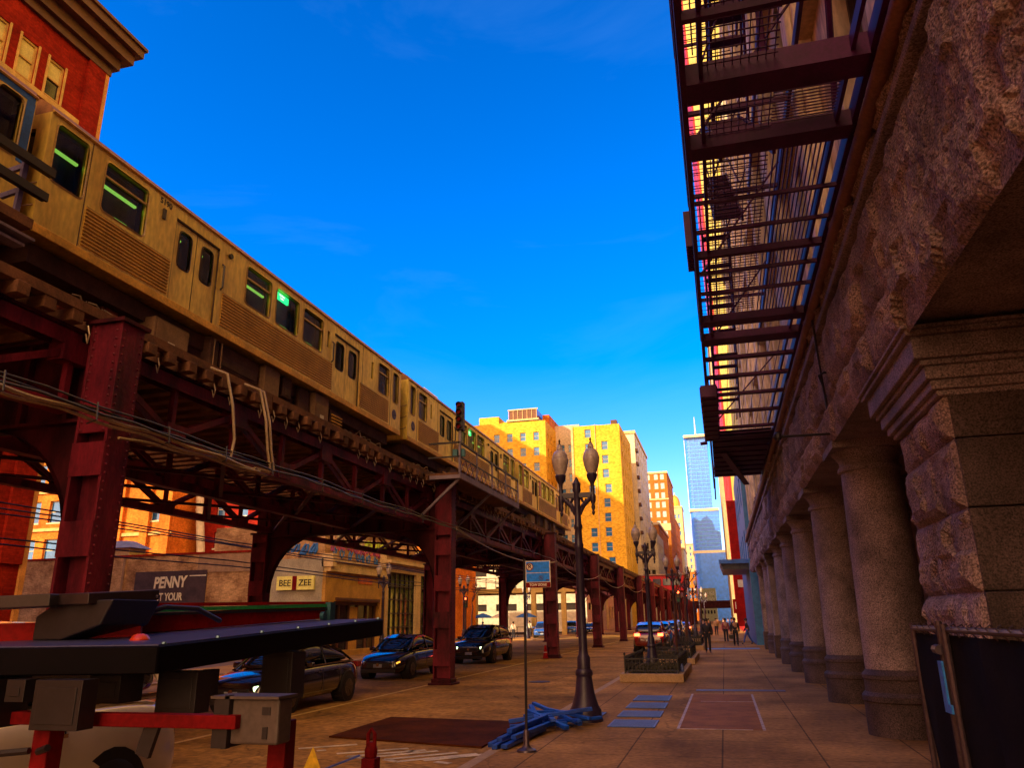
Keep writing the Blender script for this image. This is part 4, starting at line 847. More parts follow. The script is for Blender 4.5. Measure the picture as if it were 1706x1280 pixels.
for i in range(5): b.box(-12+i*3-.1,-12+i*3+.1,499.75,499.98,67,114)
b.build('mullions', mat('tower_mullion', (.1,.42,.95), rough=.4, metal=.0), t)
b = MB(); b.lathe([(1.6,0),(1.4,2),(.5,4),(.35,10),(.12,16)], (-7.8,512,115), 10); b.build('spire', TB, t)
b = MB(); b.box(-15.6,-13.4,505,531,67,114); b.box(-15.25,-13.2,505,531,41,67); b.build('steel_side', mat('tower_bright_side', (.85,.75,.55), rough=.25, metal=.3, var=.2, scale=.2), t)  # sunlight on the tower's left face put into a pale skin
# ---------------- left side of the street, far ----------------
def grid(u0, u1, nu, wu, v0, v1, nv, wv, skip=()):
    return [h for k, h in enumerate(rows(u0, u1, nu, wu, v0, v1, nv, wv)) if k not in skip]
XB = -21.6
# tan complex: two wings with a recess
tanw = [(-58,-47,.0)]
S1 = [(x-.75, x+.75, z-1.1, z+1.1) for x in (-56.5,-53,-49.5,-46,-42.5) for z in (47.0,43.0,39,35,31,27,23,19)]
building('tan_apartment_wing', 'tan brick apartment wing with glassed rooftop, left of the pale recess', -60, -40, 186, 215, 51, BRICKY, S=S1, E=[(u-.7,u+.7,z-1.1,z+1.1) for u in (189,193,197,201,205) for z in (47,43,39,35,31,27,23)], frame=CREAMF, cornice=None)
t = [o for o in COL.objects if o.get('label','').startswith('tan brick apartment wing')][0]
b = MB(); b.box(-59,-53.5,190,200,50.7,54.0); b.box(-53.5,-49,191,200,50.7,52.6); b.build('roof_house', BRICKY, t)
b = MB(); b.box(-50.5,-42,187,196,51.6,52.1); b.build('terrace_slab', CREAM, t)
b = MB(); b.box(-50,-42.5,187.6,195,52.1,54.6); b.build('penthouse', mat('penthouse_glass',(.14,.05,.03),rough=.2), t)
b = MB()
for i in range(7): b.box(-50.1+i*1.25-.06,-50.1+i*1.25+.06,187.4,187.55,52.1,54.7)
b.box(-50.3,-42.2,187.35,187.58,54.6,54.9); b.build('penthouse_frame', CREAM, t)
b = MB(); b.box(-42,-40.2,192,205,50.7,54.0); b.build('lift_tower', BRICKO, t)
building('pale_recess_block', 'pale plastered block set back between the two tan wings', -40.4, -33.5, 199, 220, 52.5, PALE, S=[(x-.7,x+.7,z-1.1,z+1.1) for x in (-38.3,-36) for z in (46,42,38,34,30,26,22,18,14)], frame=CREAMF)
S2 = [(x-.8, x+.8, z-1.1, z+1.1) for x, zs in ((-29.8,(47.6,43.8,40.0)),(-25.6,(44.2,40.6,37.0,29.6,26.0,22.4,18.8)),(-29.2,(33,22.4,18.8,15.2))) for z in zs]+[(-25.1+dx-.8,-25.1+dx+.8,z-1.1,z+1.1) for dx in (0,) for z in (33.2,15.2,11.6)]
BT = building('tan_apartment_block', 'broad tan brick apartment tower with few small windows, half in shadow', -34, XB, 190, 215, 49.6, BRICKY, S=S2, E=[(u-.7,u+.7,z-1.1,z+1.1) for u in (194,199,204,209) for z in range(10, 48, 4)], frame=CREAMF)
b = MB(); b.box(-34.15,-33.6,189.8,190.0,0,49.8); b.box(-27.95,-27.8,189.8,190,0,49.8); b.build('downpipe', CREAM, BT)
b = MB(); b.box(-24.6,-22.4,194,197,49.3,50.6); b.box(-24.3,-22.7,194.3,196.7,50.6,51.8); b.build('roof_tank', TRIMD, BT)
b = MB(); b.box(-33,-28,196,204,49.3,51.2); b.build('roof_house', CREAM, BT)
b = MB(); b.box(-36,XB+.5,183,189.9,11,13); b.box(-36,XB+.5,183,189.9,0,11); b.build('low_pale_wing', PALE, BT)
WB = building('white_hotel_tower', 'narrow cream tower with projecting bays right beside the tan block', -34, -21.0, 222, 262, 55, mat('white_stone', (.72,.6,.4), rough=.7, var=.15, scale=.3), S=[(-24.6,-22.9,z-1.2,z+1.2) for z in range(10, 54, 4)], E=[(u-.9,u+.9,z-1.2,z+1.2) for u in range(225, 262, 6) for z in range(8, 54, 4)], frame=CREAMF, cornice=CREAM)
b = MB()
for z in range(9, 50, 4): b.box(-21.0,-20.3,222.5,225.5,z,z+.8)
b.build('balconies', TRIMD, WB)
RB = building('red_brick_hotel', 'red brick hotel with rows of white windows and stone banding beyond the cream tower', -40, -18.5, 330, 372, 62, BRICKD, S=[(x-.85,x+.85,z-1.3,z+1.3) for x in (-29,-26.6,-23.2,-20.6) for z in range(16, 62, 4)], E=[(u-1,u+1,z-1.3,z+1.3) for u in range(334, 372, 5) for z in range(16, 62, 4)], win=mat('pale_pane', (.4,.5,.55), rough=.15), frame=WHITE, cornice=CREAM)
b = MB(); b.box(-40.2,-18.3,329.8,330,50,50.6); b.box(-40.2,-18.3,329.8,330,37,40); b.build('stone_band', CREAM, RB)
building('cream_corner_building', 'small cream corner block with paired dark windows below the brick hotel', -27, -17.8, 240.5, 268, 27, PALE, S=[(-21.6,-20.4,20,24),(-20,-18.8,20,24),(-21.6,-20.4,12,16),(-20,-18.8,12,16)], E=[(u-1,u+1,z-1.4,z+1.4) for u in range(243, 267, 4) for z in (8,13,18,23)], win=DGLASS, frame=WHITE)
DB = building('gold_domed_tower', 'slim stone tower with a small gilded dome in the distance', -27, -19, 470, 492, 66, CREAM, S=[(x-.7,x+.7,z-1.2,z+1.2) for x in (-25,-23,-21) for z in range(20,64,5)], E=[(u-1,u+1,z-1.2,z+1.2) for u in range(473,490,5) for z in range(20,64,5)], frame=WHITE, cornice=CREAM)
b = MB(); b.lathe([(3.2,0),(3.2,3),(3.0,4),(2.4,6),(1.3,7.4),(.4,8),(.2,9.5)], (-23,478,66), 14); b.build('dome', mat('gilded_dome', (.75,.42,.06), rough=.4, metal=.4), DB)
for k, (x0, x1, y0, y1, z1, M, lab) in enumerate([(-40,-19.5,275,325,34,BRICKD,'brown brick row building with white trimmed windows below the brick hotel'),(-40,-19,380,425,48,BRICKO,'orange brick block with cream sills standing behind the brick hotel'),(-40,-18,430,466,38,PALE,'grey stone row building next before the domed tower'),(-40,-16,540,600,50,CREAM,'distant cream block left of the glass skyscraper'),(-36,-14.5,505,535,30,BRICKO,'small lit orange block at the foot of the glass skyscraper')]):
    building('row_building', lab, x0, x1, y0, y1, z1, M, S=rows(x0+10,x1-.5,4,1.2,4,z1-1,int(z1/4.5),2.2), E=rows(y0+1,y1-1,7,2.2,4,z1-1,int(z1/4.5),2.4), frame=WHITE, cornice=CREAM)
building('far_roof_tower', 'small pale high-rise showing just above the train roof', -72, -65, 165, 174, 56, PALE, S=rows(-71.5,-65.5,4,.7,44,55,4,1.6), E=rows(165.5,173.5,4,1.2,30,55,8,1.8))
# ---------------- top-left red brick building ----------------
Xc = -24.0
E1 = []
for zc_ in (22.8, 19.6, 16.2, 12.8, 9.4, 6.0):
    for yc_ in (20.05, 18.75, 17.45, 14.6, 13.3, 12.0, 9.2, 7.9, 6.6): E1.append((yc_-.38, yc_+.38, zc_-.85, zc_+.85))
TL = thing('red_brick_building', 'red brick building with cream windows and brown cornice above the train at top left', 'building', (-30, 10, 0))
b = MB(); b.holes(-6, 22.4, 0, 26.3, E1, E_face(Xc), .14); b.add([(Xc,22.4,0),(-45,22.4,0),(-45,22.4,26.3),(Xc,22.4,26.3)], [(0,1,2,3)]); b.add([(Xc,-6,0),(-45,-6,0),(-45,-6,26.3),(Xc,-6,26.3)], [(3,2,1,0)]); b.add([(-45,-6,0),(-45,22.4,0),(-45,22.4,26.3),(-45,-6,26.3)], [(3,2,1,0)]); b.build('wall', BRICKR, TL)
b = MB(); b.add([(Xc,-6,26),(Xc,22.4,26),(-45,22.4,26),(-45,-6,26)], [(0,1,2,3)]); b.build('roof', TRIMD, TL)
b = MB()
for a, z0, z1 in ((.15,24.9,25.3),(.35,25.3,25.8),(.7,25.8,26.3),(.95,26.3,26.7),(1.05,26.7,26.85)): b.box(Xc-1,Xc+a,-6,22.4+a,z0,z1)
b.build('cornice', TRIMD, TL)
b = MB(); b.box(Xc,Xc+.12,21.4,22.3,4,24.9); b.build('corner_pilaster', BRICKR, TL)
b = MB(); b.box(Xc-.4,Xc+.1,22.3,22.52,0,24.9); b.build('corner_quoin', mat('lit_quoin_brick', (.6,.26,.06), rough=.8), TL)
b = MB(); b.box(Xc,Xc+.1,-6,21.4,21.62,21.85); b.box(Xc,Xc+.06,-6,21.4,20.75,21.4) ; b.box(Xc,Xc+.14,21.38,22.32,20.2,21.0); b.box(Xc,Xc+.06,-6,21.4,17.5,18.2); b.build('stone_band', SILL, TL)
for k, (a, c, p, q) in enumerate(E1):
    b = MB(); b.box(Xc-.14,Xc-.12,a,c,p,q); wd = b.build('window', DGLASS, TL)
    b = MB(); zb = p+.08 if k % 3 else (p+q)/2-.1; zb = zb if k % 5 else (p+q)/2; b.box(Xc-.12,Xc-.11,a+.07,c-.07,zb,q-.06); b.build('blind', BLIND, wd)
    b = MB(); mz = (p+q)/2
    for (ya, yb, za, zb2) in ((a,a+.08,p,q),(c-.08,c,p,q),(a+.08,c-.08,p,p+.09),(a+.08,c-.08,q-.09,q),(a+.08,c-.08,mz-.035,mz+.035)): b.box(Xc-.11,Xc-.05,ya,yb,za,zb2)
    b.box(Xc+.001,Xc+.05,a-.08,a-.001,p-.05,q+.05); b.box(Xc+.001,Xc+.05,c+.001,c+.08,p-.05,q+.05); b.build('window_frame', SILL, wd)
# unseen blocks added on the left to shade the street, lot and tan wings
building('corner_office_block', 'big brick block added unseen behind the viewer, shading the street', -60, -24, -75, -8, 48, BRICKD, E=rows(-72,-10,12,2,5,46,10,2.2))
building('lot_side_building', 'plain unseen brick block added left of the view, shading the lot and stone wall', -70, -46, -20, 21.4, 58, BRICKD, S=[], E=[])
building('far_tower_block', 'tall brown block added unseen behind the train, shading the tan wings', -190, -110, 80, 130, 88, BRICKD, S=rows(-188,-112,14,2,6,86,16,2.4))
# ---------------- lot wall and lit brick buildings behind ----------------
t = thing('lot_wall', 'weathered brick wall behind the parking lot with a dark painted sign panel', 'wall', (-50, 41, 0))
b = MB(); b.box(-95,-26.2,41.0,41.4,0,6.0); b.build('wall_face', BRICKW, t)
b = MB(); b.box(-95,-26.2,40.95,41.45,6.0,6.12); b.build('coping', BRICKR, t)
b = MB(); b.box(-36,-35.85,40.93,41.0,0,6.0); b.box(-44,-43.8,40.93,41.0,0,6.0); b.box(-30.6,-26.3,40.97,41,4.9,5.95); b.build('patched_band', mat('tan_patch', (.36,.22,.13), rough=.9, var=.3), t)
SIGNB = mat('dark_mural_paint', (.06,.03,.035), rough=.8, var=.4, scale=2)
b = MB(); b.box(-35.0,-29.9,40.96,40.998,2.2,5.05); sp = b.build('painted_panel', SIGNB, t)
LTR = mat('faded_white_lettering', (.85,.75,.55), rough=.8, var=.2, scale=5)
text('PENNY', .92, LTR, t, lambda u, v, d: (-32.45+u, 40.95-d, 4.35+v+u*.02), sx=.78, shear=.08, bold=.03)
text('IT YOUR', .62, LTR, t, lambda u, v, d: (-32.35+u, 40.95-d, 3.5+v), sx=.72, bold=.015)
text('THOUGHTS', .5, LTR, t, lambda u, v, d: (-32.35+u, 40.95-d, 2.85+v), sx=.62, bold=.01) if False else None
b = MB(); b.box(-31.1,-29.95,40.955,40.96,4.7,4.76); b.build('sign_rule', LTR, t)
t = thing('roof_vent_hut', 'small grey metal hut with sloped roof above the lot wall', 'hut', (-37.5, 42.5, 6))
b = MB(); b.box(-38.5,-36.6,42,43.5,6.0,6.75); b.build('hut_wall', CREAM, t); b = MB(); b.add([(-39.2,41.8,6.7),(-36.3,41.8,6.7),(-36.3,43.8,6.7),(-39.2,43.8,6.7),(-38.2,42.4,7.2),(-37.2,42.4,7.2),(-37.2,43.2,7.2),(-38.2,43.2,7.2)], [(0,3,2,1),(4,5,6,7),(0,1,5,4),(1,2,6,5),(2,3,7,6),(3,0,4,7)]); b.build('hut_roof', mat('grey_metal_roof',(.2,.2,.24),rough=.5), t)
def brickblock(label, x0, x1, y0, y1, z1, M, wins, fr, pil=None, bands=None):
    t = building('brick_building', label, x0, x1, y0, y1, z1, M, S=wins, frame=fr, rec=.3, sill=True)
    if pil:
        b = MB()
        for x in pil: b.box(x-.5,x+.5,y0-.35,y0-.002,0,z1-.4)
        b.build('pilaster', M, t)
    if bands:
        b = MB()
        for z in bands: b.box(x0,x1,y0-.2,y0-.003,z,z+.35)
        b.build('stone_band', SILL, t)
    return t
brickblock('orange brick warehouse with pale bands behind the lot wall at far left', -92, -71, 74, 90, 24, BRICKO, [(x-1.1,x+1.1,z-1.3,z+1.3) for x in (-89.5,-86,-82.5,-79,-75.5) for z in (6,10.5,15,19.5)], CREAMF, None, (8.2,12.7,17.2,21.7))
brickblock('sunlit orange brick building with tall piers behind the metal hut', -69, -57.5, 72, 90, 26, BRICKO, [(x-.6,x+.6,z-1,z+1) for x in (-66,-60) for z in (14,18,22)], CREAMF, (-68,-64.5,-61,-58.2), (11.4,))
brickblock('red brick tenement with small white-trimmed windows behind the lot wall', -57, -42, 76, 92, 23, BRICKR, [(x-.55,x+.55,z-.9,z+.9) for x in (-54.5,-51.5,-48.5,-45.5) for z in (7.5,11,14.5,18,21)], WHITE, None, None)
brickblock('orange brick building with pale bands right of the tenement', -41, -30, 80, 95, 15, BRICKO, [(x-.6,x+.6,z-.9,z+.9) for x in (-39,-36,-33) for z in (7,10.5)], WHITE, None, (5,9,12.5))
t = thing('leaning_flue', 'pale round flue pipe rising in front of the red tenement', 'pipe', (-54.5, 74, 0)); b = MB(); b.tube([(-55.6,75,8),(-56.5,75,14),(-56.9,75,18)],.45,10); b.build('flue_pipe', PALE, t)
t = thing('utility_pole', 'tall pale leaning pole with a crossarm at far left behind the lot', 'utility pole', (-41, 38, 0)); b = MB(); b.tube([(-41.5,38,0),(-41.0,38,11)],[.13,.09],8); b.build('pole', PALE, t); b = MB(); b.box(-41.5,-40.6,37.9,38.1,7.8,8.3); b.tube([(-41.4,38,8.2),(-40.6,37.9,8.6)],.12,8); b.build('transformer', BLACKM, t)
# ---------------- corner shop building with BEE ZEE sign ----------------
BZ = thing('corner_shop_building', 'two-storey corner shop building with yellow letter sign, graffiti and mustard front', 'building', (-24, 48, 0))
GREYP = mat('grey_plaster', (.38,.33,.25), rough=.85, var=.25, scale=1)
b = MB(); b.box(-26.2,-22.2,41.0,41.4,0,5.5); b.build('side_wall', GREYP, BZ)
b = MB(); b.box(-26.2,-24.0,41.2,41.35,5.5,5.9); b.box(-26.2,-25.6,40.96,41.0,3,5.3); b.build('brick_patch', BRICKW, BZ)
fr_h = [(42.1,48.6,.3,3.1)]
b = MB(); b.holes(41.0,49.4,0,4.75,fr_h,E_face(-22.0),.4); b.add([(-22.2,41.0,0),(-22,41.0,0),(-22,41,4.75),(-22.2,41,4.75)], [(0,1,2,3)]); b.add([(-22.3,41.4,4.75),(-22,41.4,4.75),(-22,49.4,4.75),(-22.3,49.4,4.75)], [(0,1,2,3)]); b.build('front_wall', MUST, BZ)
b = MB(); b.box(-22.3,-21.75,41.1,49.3,4.75,5.3); b.box(-22.3,-21.6,41.0,41.5,5.0,5.75); b.box(-22.3,-21.65,41.1,49.3,5.3,5.42); b.build('cornice', CREAM, BZ)
b = MB(); b.box(-22.45,-22.4,42.1,48.6,.3,3.1); sh = b.build('shopfront', DGLASS, BZ)
b = MB()
for y in (42.1,43.4,44.7,45.9,47.2,48.5): b.box(-22.4,-22.3,y,y+.12,.3,2.9)
b.box(-22.4,-22.2,42.1,48.6,2.9,3.1); b.build('shopfront_frame', TRIMD, sh)
b = MB(); b.box(-22.4,-22.3,44.85,45.9,.3,2.8); b.build('yellow_door', MUST, sh)
b = MB(); b.box(-22,-21.9,42.3,48.4,3.15,3.3); b.build('awning_box', TRIMD, BZ)
b = MB(); b.box(-21.995,-21.96,45.2,47.2,4.2,4.62); b.build('orange_sign', mat('orange_sign',(.65,.14,.02),rough=.5), BZ)
b = MB(); b.box(-30,-22.5,41.6,56,5.5,7.6); ub = b.build('upper_storey', BRICKW, BZ)
cols_ = [(.6,.75,.05),(.35,.06,.25),(.65,.4,.3),(.05,.2,.6),(.6,.1,.15),(.62,.55,.35)]
rg = random.Random(3)
gm = [mat('graffiti_paint_%s' % n, c, rough=.7, var=.3, scale=3) for n, c in zip(('lime','purple','salmon','blue','red','cream'), cols_)]
for k in range(6):
    for i in range(8):
        b = MB()
        y = 42.2+(i*.8+k*.13)*1.2+rg.random()*.3; z = 5.8+(k % 3)*.45+rg.random()*.25
        if k == 0: y = 47.0+i*.42; z = 6.75
        a0 = rg.random()*6; pts = [(-22.49, y+.22*math.cos(a0+j*.9)+j*.03, z+.26*math.sin(a0+j*.9*(1 if i % 2 else -1.4))) for j in range(9)]; b.tube(pts, .055+.02*(k == 0), 5); b.build('graffiti', gm[k], ub)
for i in range(6): b = MB(); b.tube([(-26.2+i*.6+.25*math.cos(j*.9+i), 41.55, 6.1+.32*math.sin(j*1.1+i)) for j in range(9)], .08, 5); b.build('graffiti', gm[3], ub)
# yellow letter sign
b = MB(); b.box(-25.05,-22.65,40.8,40.96,3.72,4.5); sg = b.build('sign_box', mat('yellow_sign_panel', (.9,.85,.25), rough=.5, var=.1), BZ)
b = MB(); b.box(-24.02,-23.74,40.78,40.798,3.72,4.5); b.build('red_divider', REDD, sg)
text('BEE', .5, BLACKM, sg, lambda u, v, d: (-24.5+u, 40.79-d, 4.1+v), sx=1.0, bold=.004)
text('ZEE', .5, BLACKM, sg, lambda u, v, d: (-23.2+u, 40.79-d, 4.1+v), sx=1.0, bold=.004)
# taller bay with big multi-pane window
b = MB(); b.holes(49.4,60,0,6.4,[(49.9,55.0,.6,5.2),(55.9,59.6,.6,5.2)],E_face(-22.0),.3); b.add([(-23,49.4,4.75),(-22,49.4,4.75),(-22,49.4,6.4),(-23,49.4,6.4)], [(0,1,2,3)]); b.add([(-30,60,0),(-22,60,0),(-22,60,6.4),(-30,60,6.4)], [(0,1,2,3)]); b.add([(-30,49.4,6.39),(-22,49.4,6.39),(-22,60,6.39),(-30,60,6.39)], [(0,1,2,3)]); b.build('tall_front', CREAM, BZ)
b = MB(); b.box(-22.2,-21.6,49.35,60.1,5.75,5.95); b.box(-22.2,-21.75,49.35,60.1,6.35,6.5); b.build('tall_cornice', CREAM, BZ)
for (a, c) in ((49.9,55.0),(55.9,59.6)):
    b = MB(); b.box(-22.35,-22.3,a,c,.6,5.2); bw = b.build('big_window', mat('greenish_shop_glass', (.05,.045,.02), rough=.08, var=.8, scale=1.2, c2=(.14,.16,.05)), BZ)
    b = MB(); n = 6
    for i in range(n+1): y = a+(c-a)*i/n; b.box(-22.3,-22.2,y-.04,y+.04,.6,5.2)
    for i in range(6): z = .6+4.6*i/5; b.box(-22.29,-22.21,a,c,z-.04,z+.04)
    b.build('window_grid', BLACKM, bw)
    b = MB()
    for i in range(14): y = a+.3+rg.random()*(c-a-.6); z = .8+rg.random()*3; b.box(-22.32,-22.305,y,y+.25,z,z+.3+rg.random()*.5)
    b.build('posters', gm[rg.choice((0,5))], bw)
# ---------------- intersection structures beyond ----------------
STN = mat('station_yellow_paint', (.62,.42,.14), rough=.6, var=.2)
t = thing('crossing_railway', 'second elevated railway crossing the street in the distance on yellow posts', 'elevated railway', (-45, 100, 0))
b = MB(); b.box(-75,-18.5,101,101.4,5.3,5.9); b.box(-75,-18.5,108,108.4,5.3,5.9); b.build('beam', STN, t)
b = MB(); b.box(-75,-18.5,101.4,108,5.7,5.8); b.build('deck', STEEL_D, t)
for x in (-58,-46,-36,-32,-24,-20): b = MB(); b.box(x-.3,x+.3,101,101.5,-.06,5.3); b.build('post', STN, t)
b = MB(); b.box(-75,-22,100.8,100.9,7.2,7.3)
for i in range(40): b.box(-75+i*1.35,-74.9+i*1.35,100.8,100.9,5.9,7.2)
b.build('railing', WHITE, t)
b = MB(); b.add([(-50,100.5,8.8),(-27,100.5,8.8),(-27,108,8.8),(-50,108,8.8),(-50,100.5,9.0),(-27,100.5,9.0),(-27,108,9.0),(-50,108,9.0)], [(0,3,2,1),(4,5,6,7),(0,1,5,4),(1,2,6,5),(2,3,7,6),(3,0,4,7)]); b.build('platform_roof', CREAM, t)
building('pale_parking_garage', 'low pale banded garage seen under the elevated railway', -70, -21.5, 128, 150, 12, PALE, S=rows(-69,-22,9,3.6,2.5,11,3,1.1), win=DARKIN, E=rows(129,149,4,3.6,2.5,11,3,1.1))
building('brown_corner_block', 'brown brick block seen beneath the tracks beyond the crossing', -100, -72, 120, 150, 22, BRICKD, S=rows(-98,-73,7,1.4,5,21,4,2), frame=WHITE)
building('far_side_row', 'row of shops beneath the tracks beyond the garage', -36, -21.4, 152, 182, 10, CREAM, S=[], E=rows(153,181,8,2.2,1,9,2,2.4), win=DGLASS, frame=WHITE)
building('far_low_block', 'low grey-green block far down the street in front of the glass skyscraper', -12.5, -3.4, 440, 470, 17, mat('greenish_far_stone', (.3, .32, .2), rough=.8), S=rows(-12, -4, 5, 1, 3, 16, 4, 1.8), win=DGLASS)
t = thing('far_crossing_bridge', 'dark far elevated railway bridge spanning the street near its end', 'bridge', (5, 330, 0)); b = MB(); b.box(-16,34,330,338,5.4,7.4); b.box(-16,34,329.8,330,7.4,8.3); b.build('bridge_deck', STEEL_D, t)
for x in (-9, 3.3, 12): b = MB(); b.box(x-.4,x+.4,331,332,0,5.4); b.build('bridge_post', STEEL_D, t)
t = thing('red_awning_bridge', 'dark red enclosed station bridge crossing the tracks far down the street', 'bridge', (-10, 140, 5)); b = MB(); b.box(-17,-6.2,139,150,6.4,9.0); b.build('bridge_body', REDD, t); b = MB(); b.box(-17.2,-6.0,138.8,150.2,9.0,9.2); b.build('bridge_roof', TRIMD, t)
b = MB()
for i in range(6): b.box(-16.6+i*1.7,-15.3+i*1.7,138.9,138.99,7.3,8.4)
b.build('bridge_windows', DGLASS, t)
# ---------------- street lamps ----------------
FROST = mat('frosted_lamp_glass', (.45,.36,.32), rough=.25, var=.3, scale=6, spec=.6)
def make_lamp(name, label, hgt=4.3, arm=.33):
    t = thing(name, label, 'street lamp', (0,0,0), 'twin-globe street lamps along the street')
    b = MB(); b.lathe([(.33,0),(.33,.06),(.31,.09),(.31,.2),(.28,.24),(.25,.3),(.19,.5),(.155,.75),(.15,.8),(.17,.83),(.165,.9),(.14,.93)], (0,0,0), 16); b.build('lamp_base', LAMPB, t, smooth=True)
    b = MB(); b.lathe([(.13,.93),(.125,1.15),(.095,1.2),(.085,1.3),(.08,3.2),(.09,3.22),(.095,3.3),(.08,3.34),(.072,3.6),(.09,3.63),(.09,3.68),(.07,3.72),(.065,hgt+.05),(.09,hgt+.1),(.08,hgt+.16),(.09,hgt+.24),(.05,hgt+.3),(.02,hgt+.38)], (0,0,0), 14); b.build('post', LAMPB, t, smooth=True)
    for s in (-1, 1):
        b = MB(); b.box(.03*s,(arm+.02)*s,-.04,.04,hgt-.05,hgt+.05)
        b.tube([(0.05*s,0,hgt-.4),(.12*s,0,hgt-.22),(.22*s,0,hgt-.12),((arm-.04)*s,0,hgt-.04)], [.03,.05,.05,.03], 8); b.tube([(.08*s,0,hgt-.05),(.14*s,0,hgt-.16),(.2*s,0,hgt-.08)], .035, 6)
        b.build('arm', LAMPB, t)
        b = MB(); b.lathe([(.015,-.42),(.035,-.36),(.02,-.33),(.045,-.26),(.03,-.2),(.06,-.12),(.065,-.02),(.04,.02),(.045,.12),(.035,.15),(.045,.24),(.1,.34),(.115,.42),(.1,.44)], (arm*s,0,hgt), 14); ft = b.build('lamp_fitter', LAMPB, t, smooth=True)
        b = MB(); b.lathe([(.09,.44),(.125,.52),(.155,.62),(.172,.72),(.175,.78),(.165,.795),(.168,.8),(.15,.87),(.11,.94),(.075,.965),(.06,.975),(.068,.99),(.055,1.05),(.03,1.09)], (arm*s,0,hgt), 20); b.build('globe', FROST, ft, smooth=True)
        b = MB(); b.lathe([(.03,1.09),(.035,1.1),(.012,1.12),(.022,1.15),(.022,1.18),(.005,1.21)], (arm*s,0,hgt), 10); b.build('finial', BLACKM, ft, smooth=True)
    return t
L1 = make_lamp('street_lamp', 'nearest twin-globe dark street lamp, standing beside the pile of blue planks')
L1.location = (-2.72, 15.55, 0); index_children()
STICK = [mat('pink_sticker', (.75,.12,.2), rough=.5), mat('white_sticker', (.7,.65,.6), rough=.5), mat('blue_sticker', (.05,.3,.6), rough=.5)]
lampspots = [(-2.75, 30.6, 'twin-globe street lamp standing in the nearest fenced planter'), (-2.75, 47, 'twin-globe street lamp just past the second fenced planter'), (-2.75, 62, 'twin-globe street lamp third from the nearest on the right kerb'), (-2.75, 78, 'twin-globe street lamp fourth from the nearest on the right kerb'), (-2.75, 98, 'twin-globe street lamp fifth from the nearest on the right kerb'), (-2.75, 122, 'twin-globe street lamp farthest on the right kerb'),
 (-20.4, 45.5, 'twin-globe street lamp on the far pavement in front of the mustard shop'), (-21.4, 33.7, 'twin-globe street lamp on the far pavement in front of the painted sign wall'), (-20.2, 82, 'twin-globe street lamp on the far pavement beyond the corner shop'), (-20.2, 60.8, 'twin-globe street lamp on the far pavement seen beneath the parking sign')]
for (x, y, lab) in lampspots: copy_to(L1, (x, y, 0), label=lab)
for z0, z1, x0, x1, M in ((1.28,1.45,-.02,.05,0),(1.1,1.28,-.04,.02,1),(1.0,1.12,.0,.05,2),(1.45,1.5,-.03,.03,1),(1.2,1.33,-.05,-.01,2)):
    b = MB(); y = 15.55-.128 if z0 < 1.2 else 15.55-.1
    b.box(-2.72+x0,-2.72+x1,y-.01,y,z0,z1); b.build('sticker', STICK[M], L1)
b = MB(); b.tube([(-2.62,15.5,1.42),(-2.62,15.5,1.75)], .035, 8); b.build('sticker_wrap', STICK[1], L1)
# ---------------- parking sign ----------------
t = thing('parking_sign', 'pale blue no-parking sign on a thin dark pole with a round foot', 'sign', (-3.0, 11.95, 0))
b = MB(); b.tube([(-2.99,11.95,.02),(-2.97,11.95,2.78)], .021, 8); b.build('pole', BLACKM, t)
b = MB(); b.lathe([(.15,0),(.14,.03),(.07,.06),(.045,.1),(.04,.28),(.028,.3)], (-2.99,11.95,0), 16); b.build('foot', GALV, t, smooth=True)
SB_ = mat('sign_sky_blue', (.006,.22,1.0), rough=.4, spec=.2, var=.06); b = MB(); b.box(-2.95,-2.55,11.925,11.935,2.33,2.74); pnl = b.build('sign_panel', WHITE, t, bevel=.004, seg=1)
b = MB(); b.box(-2.935,-2.565,11.92,11.9245,2.56,2.725); b.box(-2.935,-2.565,11.92,11.9245,2.42,2.55); b.build('blue_field', SB_, pnl)
b = MB(); b.box(-2.945,-2.555,11.921,11.9245,2.335,2.41); b.build('red_strip', REDD, pnl)
def ringsym(x, z, r, M, par, slash=True):
    b = MB(); n = 24; y = 11.917
    vs = []
    for k in range(n): a = 2*math.pi*k/n; vs += [(x+r*math.cos(a), y, z+r*math.sin(a)), (x+r*.8*math.cos(a), y, z+r*.8*math.sin(a))]
    b.add(vs, [(2*k, 2*((k+1) % n), 2*((k+1) % n)+1, 2*k+1) for k in range(n)])
    if slash: b.bar((x-r*.6,y-.0006,z+r*.6),(x+r*.6,y-.0006,z-r*.6),.0012,r*.2,up=(0,1,0)) if False else b.add([(x-r*.65,y-.001,z+r*.5),(x-r*.5,y-.001,z+r*.65),(x+r*.65,y-.001,z-r*.5),(x+r*.5,y-.001,z-r*.65)], [(0,1,2,3)])
    b.build('prohibition_ring', M, par)
b = MB(); b.tube([(-2.88,11.9195,2.65),(-2.88,11.9185,2.65)],.055,24); b.build('white_disc', WHITE, pnl)
text('P', .09, BLACKM, pnl, lambda u, v, d: (-2.88+u, 11.9184-d, 2.65+v), extr=.0004, bold=.003)
ringsym(-2.88, 2.65, .06, REDD, pnl)
text('P', .05, NAVY, pnl, lambda u, v, d: (-2.70+u, 11.919-d, 2.475+v), extr=.0004, bold=.002); ringsym(-2.70, 2.475, .036, NAVY, pnl)
text('TOW ZONE', .05, WHITE, pnl, lambda u, v, d: (-2.75+u, 11.92-d, 2.372+v), extr=.0004, bold=.002)
b = MB(); b.box(-2.62,-2.58,11.9185,11.92,2.43,2.455); b.build('corner_mark', NAVY, pnl)
